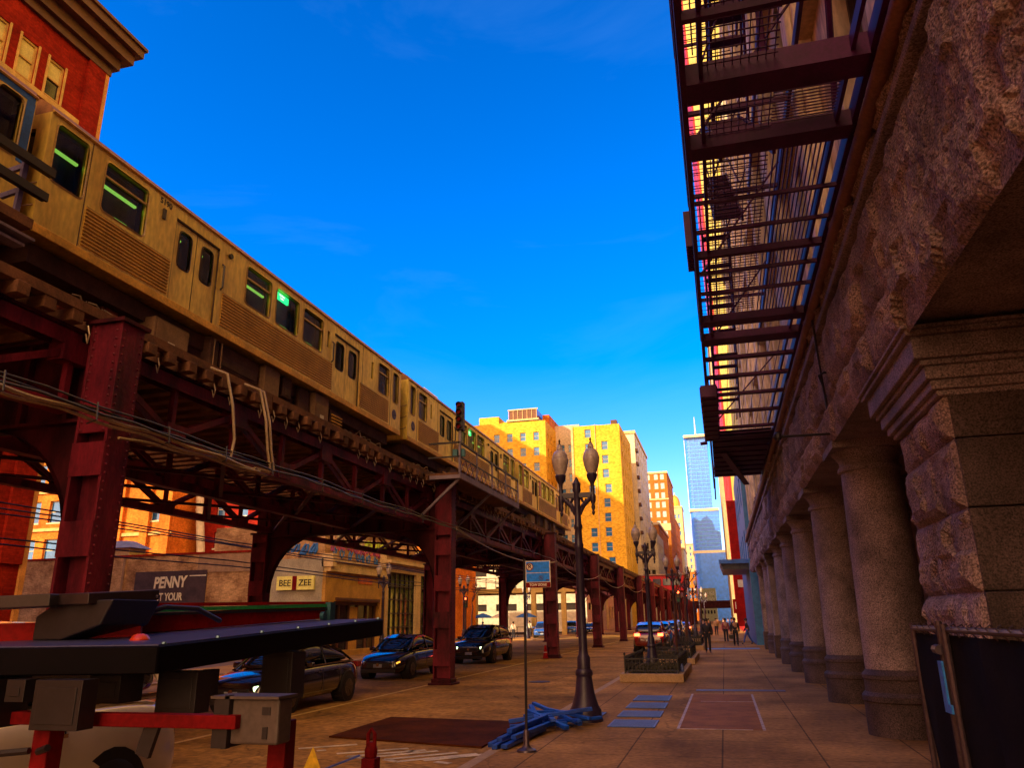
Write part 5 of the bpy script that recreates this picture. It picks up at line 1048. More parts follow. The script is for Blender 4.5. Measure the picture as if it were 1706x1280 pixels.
# ---------------- pile of blue planks ----------------
PL = mat('blue_plank_paint', (.004,.06,.42), rough=.45, var=.5, scale=4, bump=.4, bs=12, stretch=(1,1,1)); PLR = mat('bare_plank_end', (.35,.12,.07), rough=.8)
rp = random.Random(11)
spec = [((-3.5,12.0,.04),(-3.42,14.2,.04),'at the bottom of the stack by the sign foot'),((-3.35,12.0,.05),(-3.2,14.0,.05),'second at the bottom of the stack by the sign foot'),((-3.45,12.1,.13),(-3.3,14.2,.14),'lying on top of the neat stack by the sign foot'),((-3.28,12.3,.14),(-3.1,14.1,.13),'upper right of the neat stack by the sign foot'),
 ((-3.7,14.9,.24),(-2.8,14.1,.06),'slanting across the front of the loose heap'),((-3.75,15.6,.3),(-2.6,14.3,.1),'slanting down to the foot of the street lamp'),((-3.95,14.5,.1),(-2.5,15.0,.28),'lying crosswise over the loose heap'),((-3.6,15.9,.12),(-3.0,13.9,.2),'pointing at the viewer from the middle of the heap'),((-3.8,15.2,.18),(-2.85,14.9,.22),'topmost on the left of the heap'),((-3.85,14.2,.05),(-2.9,14.6,.08),'flat on the ground in front of the heap'),((-3.4,15.1,.26),(-2.5,14.75,.14),'topmost on the right of the heap'),((-3.8,15.6,.26),(-3.3,14.1,.14),'sticking up at the upper left of the heap'),((-3.3,14.4,.1),(-2.35,15.1,.12),'touching the lamp post base'),
 ((-3.7,14.6,.18),(-2.7,15.1,.2),'thin one buried in the middle of the heap'),((-3.62,12.2,.04),(-3.5,13.9,.05),'outermost on the road side of the neat stack'),((-3.4,12.5,.2),(-3.22,14.3,.22),'topmost of the neat stack by the sign foot'),((-3.8,15.0,.08),(-3.1,14.3,.2),'rising towards the sign pole over the heap'),((-3.2,15.4,.06),(-2.6,14.2,.16),'short one at the right end of the heap')]
for k, (p, q, lab) in enumerate(spec):
    b = MB(); c = (Vector(p)+Vector(q))/2; b.bar(p, q, .075+rp.random()*.03, .05+rp.random()*.02)
    o = b.build('timber_plank', PL, loc=c, bevel=.006, seg=1); tag(o, 'blue painted wooden plank, '+lab, 'plank', 'blue planks piled by the kerb')
# ---------------- planters ----------------
IRON = mat('planter_iron', (.012,.008,.01), rough=.5, var=.4); SOIL = mat('planter_soil', (.05,.03,.018), rough=1, var=.4, scale=6, bump=.8)
def make_planter(label, L=6.0):
    t = thing('planter', label, 'planter', (0,0,0), 'fenced planters along the sidewalk')
    w2 = .96
    b = MB(); b.box(-w2,w2,0,.22,0,.24); b.box(-w2,w2,L-.22,L,0,.24); b.box(-w2,-w2+.22,.22,L-.22,0,.24); b.box(w2-.22,w2,.22,L-.22,0,.24); b.build('stone_curb', CURB, t, bevel=.02)
    b = MB(); b.box(-w2+.22,w2-.22,.22,L-.22,0,.17); b.build('soil', SOIL, t)
    def panel(p, q):
        b = MB(); p = Vector(p); q = Vector(q); d = q-p; n = max(4, int(d.length/.11))
        b.bar(p+Vector((0,0,.32)), q+Vector((0,0,.32)), .03); b.bar(p+Vector((0,0,.66)), q+Vector((0,0,.66)), .035); b.bar(p+Vector((0,0,.54)), q+Vector((0,0,.54)), .014)
        for i in range(n+1):
            c = p+d*i/n; b.bar(c+Vector((0,0,.26)), c+Vector((0,0,.72+.03*(i % 2))), .026)
            if i < n:
                c2 = p+d*(i+.5)/n; b.bar(c+Vector((0,0,.34)), c2+Vector((0,0,.52)), .012); b.bar(c2+Vector((0,0,.52)), p+d*(i+1)/n+Vector((0,0,.34)), .012)
                b.lathe([(.0,-.02),(.022,0),(.0,.02)], tuple(c2+Vector((0,0,.6))), 6)
        b.build('fence_panel', IRON, t)
        for c in (p, q): b = MB(); b.bar(c+Vector((0,0,.2)), c+Vector((0,0,.78)), .04); b.lathe([(.03,0),(.04,.03),(.0,.09)], tuple(c+Vector((0,0,.78))), 8); b.build('fence_post', IRON, t)
    e = w2-.16
    for p, q in (((-e,.16,0),(e,.16,0)),((-e,L-.16,0),(e,L-.16,0)),((-e,.16,0),(-e,L/2,0)),((-e,L/2,0),(-e,L-.16,0)),((e,.16,0),(e,L/2,0)),((e,L/2,0),(e,L-.16,0))): panel(p, q)
    b = MB(); r3 = random.Random(5)
    for i in range(700):
        x = r3.uniform(-.7,.7); y = r3.uniform(.3,L-.3); h = .16+r3.random()*.16; a = r3.random()*6.28; s = .05
        dx, dy = math.cos(a)*s, math.sin(a)*s
        b.add([(x-dx,y-dy,h-.03),(x+dx,y+dy,h-.01),(x+dx*.3,y+dy*.3,h+.06)], [(0,1,2)])
    g_ = b.build('groundcover', mat('dry_leaves', (.035,.03,.01), rough=.8, var=.6, scale=8), t); g_['kind'] = 'stuff'
    return t
P1 = make_planter('nearest stone-curbed planter with a low ornate iron fence'); P1.location = (-2.3, 24.9, 0); index_children()
for y, lab in ((34.2,'second stone-curbed fenced planter, beside the red-lit parked car'),(49.5,'third fenced planter, half hidden by the walking man'),(66,'farthest fenced planter along the kerb')): copy_to(P1, (-2.3, y, 0), label=lab)
b = MB(); b.lathe([(.05,0),(.055,.05),(.05,.16),(.03,.2),(.03,.24)], (-1.42,25.9,.24), 10); tag(b.build('bottle', mat('blue_bottle', (.08,.12,.35), rough=.3), loc=(-1.42,25.9,.24)), 'small blue bottle left standing on the rim of the nearest planter', 'bottle')
t = thing('tree', 'small bare street tree growing in the second planter', 'tree', (-2.3, 38.5, .15)); b = MB()
rt = random.Random(2)
def limb(b, p, d, l, r, n):
    q = p+d*l; b.tube([p, p+d*l*.5+Vector((rt.uniform(-.05,.05),)*3), q], [r, r*.85, r*.7], 6, cap=False)
    if n:
        for _ in range(3): nd = (d+Vector((rt.uniform(-.7,.7), rt.uniform(-.7,.7), rt.uniform(-.1,.5)))).normalized(); limb(b, q, nd, l*.7, r*.62, n-1)
b.tube([(-2.3,38.5,.15),(-2.28,38.5,1.9)],[.07,.055],8); b.build('trunk', TRIMD, t); b = MB(); limb(b, Vector((-2.28,38.5,1.85)), Vector((0,0,1)), .9, .05, 3); b.build('branches', TRIMD, t)
index_children(); TREE = t
for x, y, lab in ((-20.3,93,'bare street tree on the far pavement beyond the crossing, nearest'),(-20.6,118,'bare street tree on the far pavement beyond the crossing, farthest'),(-2.6,56,'bare street tree growing in the third planter'),(-22.5,70,'bare street tree at the far corner beside the side street')): copy_to(TREE, (x, y, 0), label=lab, scale=(1.4,1.4,1.35))
# ---------------- vehicles ----------------
CARG = mat('car_window_glass', (.015,.018,.025), rough=.03, var=.3, spec=.8); CHROME = mat('chrome_trim', (.55,.42,.25), rough=.15, metal=1, var=.1); HEADL = mat('headlight_lens', (.5,.5,.45), rough=.1, spec=.9); AMBER = mat('amber_lamp', (.8,.25,.02), rough=.3, emit=(1,.3,.03), estr=1.0); TAIL = mat('tail_lamp_lit', (.8,.03,.02), rough=.3, emit=(1,.07,.02), estr=5.0); TAILO = mat('tail_lamp_off', (.3,.01,.01), rough=.2); PLATE = mat('number_plate', (.45,.5,.6), rough=.5, var=.15, scale=20)
HLON = mat('headlight_lit', (.9,.9,.7), emit=(.7,1,.45), estr=1.5)
def make_car_body(label, paint, kind='sedan', loc=(0,0,0), head=0.0, group='cars on the street', tail=TAILO, hl=HEADL, amber=False, L=None):
    """car facing +y in its own space"""
    t = thing('parked_car' if 'parked' in label else 'car', label, 'car', (0,0,0), group)
    if kind == 'sedan': L = 4.7; W = .91; st = [(-2.35,.38,.55,.62),(-2.3,.28,.86,.8),(-1.9,.22,.97,.9),(-1.2,.2,.98,.93),(0,.19,.95,.93),(.9,.19,.93,.93),(1.5,.2,.88,.92),(2.05,.22,.76,.86),(2.28,.26,.64,.74),(2.35,.34,.52,.6)]; cab = [(-1.95,.97,.98,.74),(-1.35,.97,1.26,.66),(-.6,.96,1.42,.6),(.1,.95,1.43,.6),(.6,.94,1.3,.62),(1.3,.9,.93,.72)]; wr = .33; wy = (1.42,-1.4)
    elif kind == 'suv': L = 4.8; W = .96; st = [(-2.4,.45,.7,.72),(-2.36,.32,1.02,.86),(-2.0,.26,1.12,.94),(-1.2,.25,1.12,.97),(0,.24,1.1,.97),(.9,.24,1.08,.97),(1.6,.25,1.02,.96),(2.1,.27,.92,.9),(2.34,.3,.78,.8),(2.4,.4,.6,.66)]; cab = [(-2.2,1.12,1.14,.8),(-1.95,1.12,1.5,.72),(-1.2,1.12,1.66,.66),(0,1.1,1.69,.66),(.55,1.09,1.52,.68),(1.25,1.05,1.08,.78)]; wr = .37; wy = (1.45,-1.45)
    sc = W/.95
    b = MB(); sec = []
    for (y, zb, zt, w_) in st:
        w_ = w_*sc; h = zt-zb
        sec.append([(0,zb),(w_*.82,zb),(w_*.97,zb+h*.12),(w_*1.0,zb+h*.42),(w_*.985,zb+h*.72),(w_*.93,zt-.03),(w_*.8,zt),(w_*.45,zt+.025),(0,zt+.03)])
    vs = []; n = 9
    for k, s_ in enumerate(sec):
        for (x, z) in s_: vs.append((x, st[k][0], z))
        for (x, z) in reversed(s_[1:-1]): vs.append((-x, st[k][0], z))
    m_ = 16; fs = []
    for k in range(len(sec)-1):
        for i in range(m_): fs.append((k*m_+i, k*m_+(i+1) % m_, (k+1)*m_+(i+1) % m_, (k+1)*m_+i))
    fs.append(tuple(range(m_-1, -1, -1))); fs.append(tuple((len(sec)-1)*m_+i for i in range(m_)))
    fs = [tuple(reversed(f)) for f in fs]; b.add(vs, fs); bo = b.build('body', paint, t, smooth=False)
    bo.data.polygons.foreach_set('use_smooth', [True]*len(bo.data.polygons)); s = bo.modifiers.new('s', 'SUBSURF'); s.levels = 1; s.render_levels = 2
    b = MB(); vs = []
    for (y, zb, zt, w_) in cab:
        w0 = W*.86; vs += [(0,y,zb),(w0,y,zb),(w_*sc,y,zt),(w_*.8*sc,y,zt+.02),(0,y,zt+.035),(-w_*.8*sc,y,zt+.02),(-w_*sc,y,zt),(-w0,y,zb)]
    fs = []
    for k in range(len(cab)-1):
        for i in range(8): fs.append((k*8+i, (k+1)*8+i, (k+1)*8+(i+1) % 8, k*8+(i+1) % 8))
    fs.append(tuple(range(8))); fs.append(tuple((len(cab)-1)*8+i for i in range(7, -1, -1)))
    b.add(vs, fs); go = b.build('windows', CARG, t); go.data.polygons.foreach_set('use_smooth', [True]*len(go.data.polygons)); s = go.modifiers.new('s', 'SUBSURF'); s.levels = 1; s.render_levels = 2
    # roof panel and pillars
    b = MB(); r_ = [c for c in cab if c[2] > (1.2 if kind == 'sedan' else 1.45)]
    for k in range(len(r_)-1):
        (ya, _, za, wa), (yb, _, zb2, wb) = r_[k], r_[k+1]
        if k == len(r_)-2: yb = yb-.15*(yb-ya); zb2 += .02
        va = [(-wa*sc*.97,ya,za-.0),(-wa*.75*sc,ya,za+.035),(0,ya,za+.05),(wa*.75*sc,ya,za+.035),(wa*sc*.97,ya,za-.0)]; vb = [(-wb*sc*.97,yb,zb2-.0),(-wb*.75*sc,yb,zb2+.03),(0,yb,zb2+.045),(wb*.75*sc,yb,zb2+.03),(wb*sc*.97,yb,zb2-.0)]
        b.add(va+vb, [(i, i+1, i+6, i+5) for i in range(4)])
    b.build('roof', paint, t, smooth=True)
    b = MB()
    for sx in (-1, 1):
        for k in range(len(cab)-1):
            (ya, z0, za, wa), (yb, z1, zb2, wb) = cab[k], cab[k+1]; b.bar((sx*wa*sc*.97,ya,za-.01),(sx*wb*sc*.97,yb,zb2-.01),.05,.05)
        c0 = cab[2]; b.bar((sx*W*.85,-.35,c0[1]-.02),(sx*c0[3]*sc*.96,-.45,c0[2]-.02),.05,.09)
        b.bar((sx*W*.87,cab[0][0]+.1,cab[0][1]),(sx*W*.87,cab[-1][0]-.1,cab[-1][1]),.035,.03)
    b.build('pillars', paint, t, bevel=.01, seg=1)
    b = MB()
    for sx in (-1, 1):
        for k in range(1, len(cab)-1):
            (ya, z0, za, wa), (yb, z1, zb2, wb) = cab[k], cab[k+1]; b.bar((sx*(wa*sc+.005),ya,za-.045),(sx*(wb*sc+.005 if k < len(cab)-2 else W*.83),yb-(0 if k < len(cab)-2 else .2),zb2-.045),.018,.018)
        b.bar((sx*W*.885,cab[0][0]+.2,cab[0][1]+.02),(sx*W*.89,cab[-1][0]-.3,cab[-1][1]+.03),.018,.02)
    b.build('window_trim', CHROME, t)
    for y in wy:
        for sx in (-1, 1):
            b = MB(); b.tube([(sx*(W-.3),y,wr+.02),(sx*(W+.004),y,wr+.02)], wr+.055, 24); b.build('wheel_arch', RUBBER, t)
            b = MB(); b.tube([(sx*(W-.22),y,wr),(sx*(W-.0),y,wr),(sx*(W+.018),y,wr)], [wr,wr,wr-.03], 26); w_ = b.build('wheel', RUBBER, t, smooth=True)
            b = MB(); b.tube([(sx*(W+.0),y,wr),(sx*(W+.022),y,wr)], wr*.64, 24, cap=True)
            for k in range(5): a = k*2*math.pi/5+.3; b.bar((sx*(W+.026),y,wr),(sx*(W+.03),y+math.cos(a)*wr*.6,wr+math.sin(a)*wr*.6),.05,.02,up=(1,0,0))
            b.cur = 0; b.build('rim', mat('wheel_alloy', (.12,.09,.07), rough=.3, metal=.7), w_)
    fy = st[-1][0]; fz = st[-2][2]
    for sx in (-1, 1):
        b = MB(); x0 = W*.84; b.bar((sx*x0,st[-3][0]-.1,fz+.0),(sx*x0*.68,fy-.03,fz-.08),.06,.12); b.build('headlight', hl, t, bevel=.02)
        if amber: b = MB(); b.bar((sx*x0*.96,st[-3][0]+.08,fz-.05),(sx*x0*.85,fy-.08,fz-.1),.05,.08); b.build('turn_lamp', AMBER, t, bevel=.02)
        b = MB(); b.box(sx*W*.55,sx*W*.88,-fy-.02,-fy+.2,.78*(1 if kind == 'sedan' else 1.15),.92*(1 if kind == 'sedan' else 1.15)); b.build('tail_light', tail, t, bevel=.02)
        b = MB(); y = cab[-1][0]-.55; b.box(sx*(W-.04),sx*(W+.16),y-.06,y+.04,cab[-1][1]+.02,cab[-1][1]+.15); b.build('mirror', paint, t, bevel=.03)
        b = MB(); b.box(sx*(W*.985),sx*(W+.012),.05,.22,st[4][2]-.17,st[4][2]-.145); b.box(sx*(W*.985),sx*(W+.012),-.95,-.78,st[4][2]-.16,st[4][2]-.135); b.build('door_handle', paint if kind == 'sedan' else CHROME, t)
    b = MB(); b.box(-W*.45,W*.45,fy-.04,fy+.02,fz-.22,fz-.06)
    for i in range(4): b.box(-W*.44,W*.44,fy+.02,fy+.028,fz-.2+i*.04,fz-.19+i*.04)
    b.build('grille', BLACKM, t, bevel=.01, seg=1)
    b = MB(); b.box(-W*.7,W*.7,fy-.06,fy+.0,.24,.36); b.build('lower_intake', BLACKM, t, bevel=.02)
    b = MB(); b.tube([(0,fy+.028,fz-.13),(0,fy+.036,fz-.13)],.055,14); b.build('badge', CHROME, t)
    for s in (1, -1): b = MB(); b.box(-.16,.16,s*(fy+.01),s*(fy+.025),.42 if s > 0 else .62,.53 if s > 0 else .73); b.build('number_plate', PLATE, t)
    for sx in (-1, 1):
        for y in (.85, -.1, -1.0): b = MB(); b.bar((sx*(W*1.0+.001),y,.35),(sx*(W*.97),y+.05,st[4][2]-.06),.008,.012); b.build('door_seam', RUBBER, t)
    t.location = loc; t.rotation_euler[2] = head
    return t
BLKP = mat('black_car_paint', (.012,.007,.006), rough=.12, var=.1, spec=.7, coat=1.0, fine=0); BLKB = mat('black_blue_car_paint', (.01,.008,.014), rough=.1, var=.1, spec=.7, coat=1.0, fine=0)
BLUC = mat('blue_car_paint', (.02,.1,.4), rough=.15, coat=1.0, var=.1, fine=0); WHTC = mat('white_car_paint', (.8,.64,.45), rough=.18, coat=.8, var=.06, fine=0); REDC = mat('dark_red_car_paint', (.14,.01,.012), rough=.15, coat=1, fine=0); SILC = mat('silver_car_paint', (.3,.35,.42), rough=.2, metal=.4, coat=1, fine=0)
PI = math.pi
make_car_body('black sedan seen from its side, half behind the red trailer box', BLKP, 'sedan', (-10.45,17.9,-.06), PI, hl=HLON)
make_car_body('dark sedan facing the viewer with amber lamps, behind the second steel column', BLKB, 'sedan', (-11.75,28.3,-.06), PI+.0, amber=True)
make_car_body('black sport utility vehicle facing the viewer, right of the second steel column', BLKP, 'suv', (-11.6,38.0,-.06), PI, hl=HLON)
make_car_body('bright blue small car far down the lane, facing the viewer under the parking sign', BLUC, 'suv', (-19.6,87,-.06), PI+.15)
make_car_body('blue car waiting far away between the third column and the lamp post, left one', BLUC, 'suv', (-19.8,105,-.06), PI+.1)
make_car_body('dark blue car waiting far away just left of the lamp post', BLKB, 'sedan', (-18.3,111,-.06), PI)
SUV = make_car_body('dark red parked utility vehicle with lit tail lamps behind the nearest planter', REDC, 'suv', (-4.45,50.5,-.06), 0, tail=TAIL, group='cars queued along the right kerb')
for x, y, P_, k, lab in ((-4.5,58,BLUC,'suv','blue parked car just ahead of the red-lit vehicle'),(-4.3,65.5,SILC,'suv','pale silver parked car, third in the kerbside queue'),(-4.4,73,BLKB,'sedan','dark parked car, fourth in the kerbside queue'),(-5.0,84,WHTC,'suv','white car, fifth in the kerbside queue'),(-4.6,96,REDC,'sedan','red car with lit tail lamps, farthest in the kerbside queue')):
    make_car_body(lab, P_, k, (x, y, -.06), 0, tail=TAIL if 'lit tail' in lab else TAILO, group='cars queued along the right kerb')
wc = make_car_body('white parked utility vehicle at the lower left under the red trailer', WHTC, 'suv', (-6.1,4.4,-.06), PI, group='cars on the street'); wc.scale = (1.06, 1.08, 1.15)
# ---------------- trailer with solar slab ----------------
TBLK = mat('trailer_black_panel', (.003,.0015,.004), rough=.6, spec=.08, var=.3, scale=2); TTOP = mat('trailer_top_skin', (.07,.075,.2), rough=.35, metal=.2, var=.15)
TR = thing('solar_trailer', 'folded red and black roadside trailer with dark slab and grey control box at lower left', 'trailer', (-3.5, 5.2, -.06))
def quadbox(b, A, B, C, th):
    A, B, C = map(Vector, (A, B, C)); D = B+(C-A); z = Vector((0,0,th)); b.add([A-z,B-z,D-z,C-z,A,B,D,C], [(0,1,2,3),(7,6,5,4),(0,4,5,1),(1,5,6,2),(2,6,7,3),(3,7,4,0)])
b = MB(); quadbox(b, (-3.17,3.97,1.74), (-3.29,7.36,1.88), (-4.9,3.62,1.74), .155); b.build('slab', TBLK, TR, bevel=.008, seg=1)
b = MB(); quadbox(b, (-3.185,3.985,1.747), (-3.3,7.35,1.887), (-4.88,3.64,1.747), .006); b.build('slab_top', TTOP, TR)
b = MB()
for k in range(7): f = k/6; p = Vector((-3.2,4.05,1.748)).lerp(Vector((-3.31,7.28,1.886)), f); b.tube([p-Vector((0,0,.002)), p+Vector((0,0,.012))], .016, 8)
b.build('bolts', mat('bluish_bolt', (.2,.35,.5), rough=.3, metal=.6), TR)
b = MB(); b.lathe([(.06,0),(.062,.015),(.045,.04),(.02,.05)], (-3.62,4.35,1.755), 16); b.build('amber_marker_lamp', mat('red_marker_lens', (.6,.05,.01), rough=.3), TR, smooth=True)
for x0, x1, y, dy, z0, z1 in ((-3.77,-3.45,3.74,.12,1.31,1.57),(-3.755,-3.53,4.12,.2,1.41,1.57),(-3.54,-3.25,4.46,.15,1.32,1.57),(-3.36,-3.3,4.66,.1,1.41,1.57),(-3.51,-3.25,5.6,.2,1.3,1.64),(-3.99,-3.86,3.76,.1,1.45,1.57),(-4.5,-4.1,3.74,.3,1.3,1.57)):
    b = MB(); b.box(x0,x1,y,y+dy,z0,z1); b.box(x0+.03,x1-.03,y-.006,y-.001,z0+.03,z1-.04); b.build('battery_case', BLACKM, TR, bevel=.012)
b = MB(); b.box(-5.4,-2.6,3.93,4.01,1.31,1.38); b.build('red_cross_bar', REDD, TR, bevel=.005)
for x, y in ((-3.74,3.86),(-2.47,4.2),(-4.9,3.8)):
    b = MB(); b.box(x-.055,x+.055,y-.055,y+.055,.3,1.33); b.box(x-.04,x+.04,y-.04,y+.04,-.04,.3); b.box(x-.12,x+.12,y-.12,y+.12,-.06,-.035); b.build('red_post', REDD, TR, bevel=.006)
b = MB(); b.box(-5.3,-2.4,4.3,4.4,.3,.42); b.box(-2.55,-2.45,4.2,7.2,.3,.42); b.box(-5.2,-5.1,4.2,7.2,.3,.42); b.build('chassis', REDD, TR)
for sx in (-5.35, -2.35): b = MB(); b.tube([(sx-.09,5.6,.26),(sx+.09,5.6,.26)], .32, 20); b.build('trailer_wheel', RUBBER, TR)
GB = mat('grey_control_box', (.09,.065,.06), rough=.5, var=.15)
b = MB(); b.box(-2.66,-2.37,3.98,4.12,1.23,1.46); cb = b.build('control_box', GB, TR, bevel=.012)
b = MB(); b.box(-2.76,-2.67,3.96,4.12,1.21,1.46); b.box(-2.69,-2.66,3.95,3.99,1.21,1.48); b.build('box_hinge_side', BLACKM, cb)
b = MB(); b.box(-2.47,-2.42,3.974,3.98,1.38,1.42); b.box(-2.46,-2.43,3.972,3.98,1.26,1.32); b.build('latch', BLACKM, cb); b = MB(); b.box(-2.78,-2.36,3.95,4.15,1.461,1.475); b.build('box_lid', GB, cb)
b = MB(); b.bar((-3.15,3.98,1.33),(-3.2,3.98,1.16),.09,.03,up=(0,1,0)); b.build('strap', BLACKM, TR)
b = MB(); b.tube([(-3.78,3.78,1.2),(-3.9,3.76,1.19),(-4.3,3.7,1.16)], .02, 6); b.tube([(-3.7,3.76,1.2),(-3.62,3.74,1.225)], .02, 6); b.build('hose', BLACKM, TR)
# upper red beam with green edge, black hinge and dark panel
b = MB(); b.bar((-4.75,4.2,1.82),(-3.95,4.75,1.83),.12,.12); b.bar((-4.2,4.9,1.86),(-3.84,7.1,1.96),.1,.13); b.build('red_mast', REDP, TR, bevel=.006)
b = MB(); b.bar((-4.2,4.95,2.0),(-3.84,7.15,2.045),.1,.025); b.build('red_mast_upper', REDP, TR)
b = MB(); b.bar((-4.14,4.9,1.96),(-3.8,7.15,2.02),.06,.03); b.build('green_reflective_edge', mat('green_edge', (.03,.32,.08), rough=.35), TR)
b = MB(); b.bar((-4.12,4.9,1.93),(-3.79,7.15,1.985),.05,.02); b.build('dark_edge', BLACKM, TR)
b = MB(); b.tube([(-3.78,7.0,1.92),(-3.74,7.0,1.92)], .04, 10); b.box(-3.8,-3.74,7.1,7.2,1.88,2.05); b.build('hinge_pin', mat('teal_hinge', (.05,.16,.2), rough=.3, metal=.5), TR)
b = MB(); b.prism([(-4.42,1.77),(-4.2,1.77),(-3.9,1.86),(-3.82,2.02),(-4.25,2.02),(-4.42,1.92)], lambda u, v, d: (u, d, v), 4.3, 4.75); b.tube([(-4.05,4.7,1.9),(-3.9,4.9,1.98),(-3.85,5.2,1.97),(-3.85,5.5,1.88)], .022, 6); b.build('black_hinge_arm', BLACKM, TR, bevel=.02)
b = MB(); b.bar((-4.1,4.24,2.025),(-4.06,4.85,2.065),.3,.07); b.bar((-4.9,4.1,2.0),(-4.2,4.25,2.02),.2,.08); b.build('folded_panel', mat('folded_panel_grey', (.035,.02,.022), rough=.4), TR, bevel=.006)
b = MB(); b.bar((-4.08,4.5,1.99),(-4.0,4.9,2.02),.03,.012); b.tube([(-4.45,4.18,2.01),(-4.45,4.16,2.01)],.012,6); b.tube([(-3.9,4.8,2.05),(-3.88,4.8,2.05)],.012,6); b.build('panel_trim', GALV, TR)
# small red and yellow equipment in front
t = thing('red_lift_eye', 'red lifting eye post with blue strap at the bottom edge, nearest the viewer', 'post', (-2.93, 6.4, 0))
b = MB(); b.box(-3.0,-2.88,6.36,6.48,-.06,.78); b.lathe([(.05,.78),(.055,.84),(.03,.9)], (-2.94,6.42,0), 10); b.tube([(-2.97,6.42,.86),(-2.97,6.42,.96),(-2.94,6.42,1.0),(-2.91,6.42,.96),(-2.91,6.42,.86)], .018, 6); b.build('post_body', REDD, t, bevel=.01)
b = MB(); b.bar((-3.02,6.38,.8),(-3.3,6.2,.7),.04,.01); b.build('strap', mat('blue_strap', (.08,.12,.5), rough=.6), t)
t = thing('yellow_marker', 'small yellow triangular marker at the bottom edge left of the red post', 'marker', (-3.0, 5.6, 0))
b = MB(); b.add([(-3.03,5.6,.98),(-2.9,5.6,.7),(-3.16,5.6,.7),(-3.03,5.75,.7)], [(0,1,3),(0,3,2),(0,2,1),(1,2,3)]); b.build('cone_tip', mat('yellow_plastic', (.75,.45,.02), rough=.5), t); b = MB(); b.tube([(-3.03,5.62,-.06),(-3.03,5.62,.7)], .03, 8); b.build('stake', BLACKM, t)
t = thing('traffic_cone', 'small red traffic cone at the foot of the third steel column', 'traffic cone', (-9.1, 40.8, -.06))
b = MB(); b.lathe([(.16,.03),(.13,.1),(.05,.62),(.03,.66)], (-9.1,40.75,-.06), 14); b.build('cone_body', REDP, t, smooth=True); b = MB(); b.box(-9.32,-8.88,40.53,40.97,-.06,-.03); b.build('cone_foot', REDD, t); b = MB(); b.lathe([(.1,.3),(.078,.42)], (-9.1,40.75,-.06), 14); b.build('white_band', WHITE, t)
# traffic lights and signs far off
for k, (x, y, lab) in enumerate(((-20.6,62.5,'traffic light on the far corner beneath the tracks'),(-3.1,58.5,'traffic light on the near kerb before the side street'),(-3.0,68,'traffic light on the kerb past the side street'))):
    t = thing('traffic_light', lab, 'traffic light', (x, y, 0), 'traffic lights at the crossing')
    b = MB(); b.tube([(x,y,0),(x,y,3.6)], .06, 8); b.build('pole', BLACKM, t); b = MB(); b.box(x-.16,x+.16,y-.14,y+.1,2.9,3.8); hd = b.build('housing', BLACKM, t, bevel=.03)
    for i, M in enumerate((mat('green_lamp_off',(.02,.12,.05)), mat('amber_lamp_off',(.15,.08,.01)), mat('red_signal_lit', (.8,.05,.02), emit=(1,.08,.02), estr=4))): b = MB(); b.tube([(x,y-.14,3.07+i*.28),(x,y-.16,3.07+i*.28)], .09, 12); b.build('lamp', M, hd)
# parasols / stalls seen under the tracks
for k, (x, y, c, lab) in enumerate(((-33,96,WHITE,'white market umbrella beneath the crossing railway, leftmost'),(-30,98,BLUEP,'blue market umbrella beneath the crossing railway'),(-27.2,97,WHITE,'white market umbrella right of the blue one'),(-24.5,99,BLUEP,'blue flat-topped umbrella by the far lamp post'),(-36,97,NAVY,'purple umbrella farthest left below the crossing railway'))):
    t = thing('parasol', lab, 'parasol', (x, y, 0), 'umbrellas beneath the crossing railway'); b = MB(); b.tube([(x,y,0),(x,y,2.6)], .04, 6); b.build('pole', BLACKM, t); b = MB(); b.lathe([(1.4,2.2),(1.35,2.3),(.7,2.6),(.05,2.8)], (x,y,0), 8); b.build('canopy', c, t)
t = thing('crowd_barrier', 'row of low metal barriers on the far pavement beyond the corner shop', 'barrier', (-28, 92, 0)); b = MB()
for i in range(24): x = -40+i*.85; b.box(x-.03,x+.03,91.98,92.02,0,1.1)
b.box(-40,-20.5,91.98,92.02,1.05,1.12); b.box(-40,-20.5,91.98,92.02,.3,.35); b.build('bars', GALV, t)
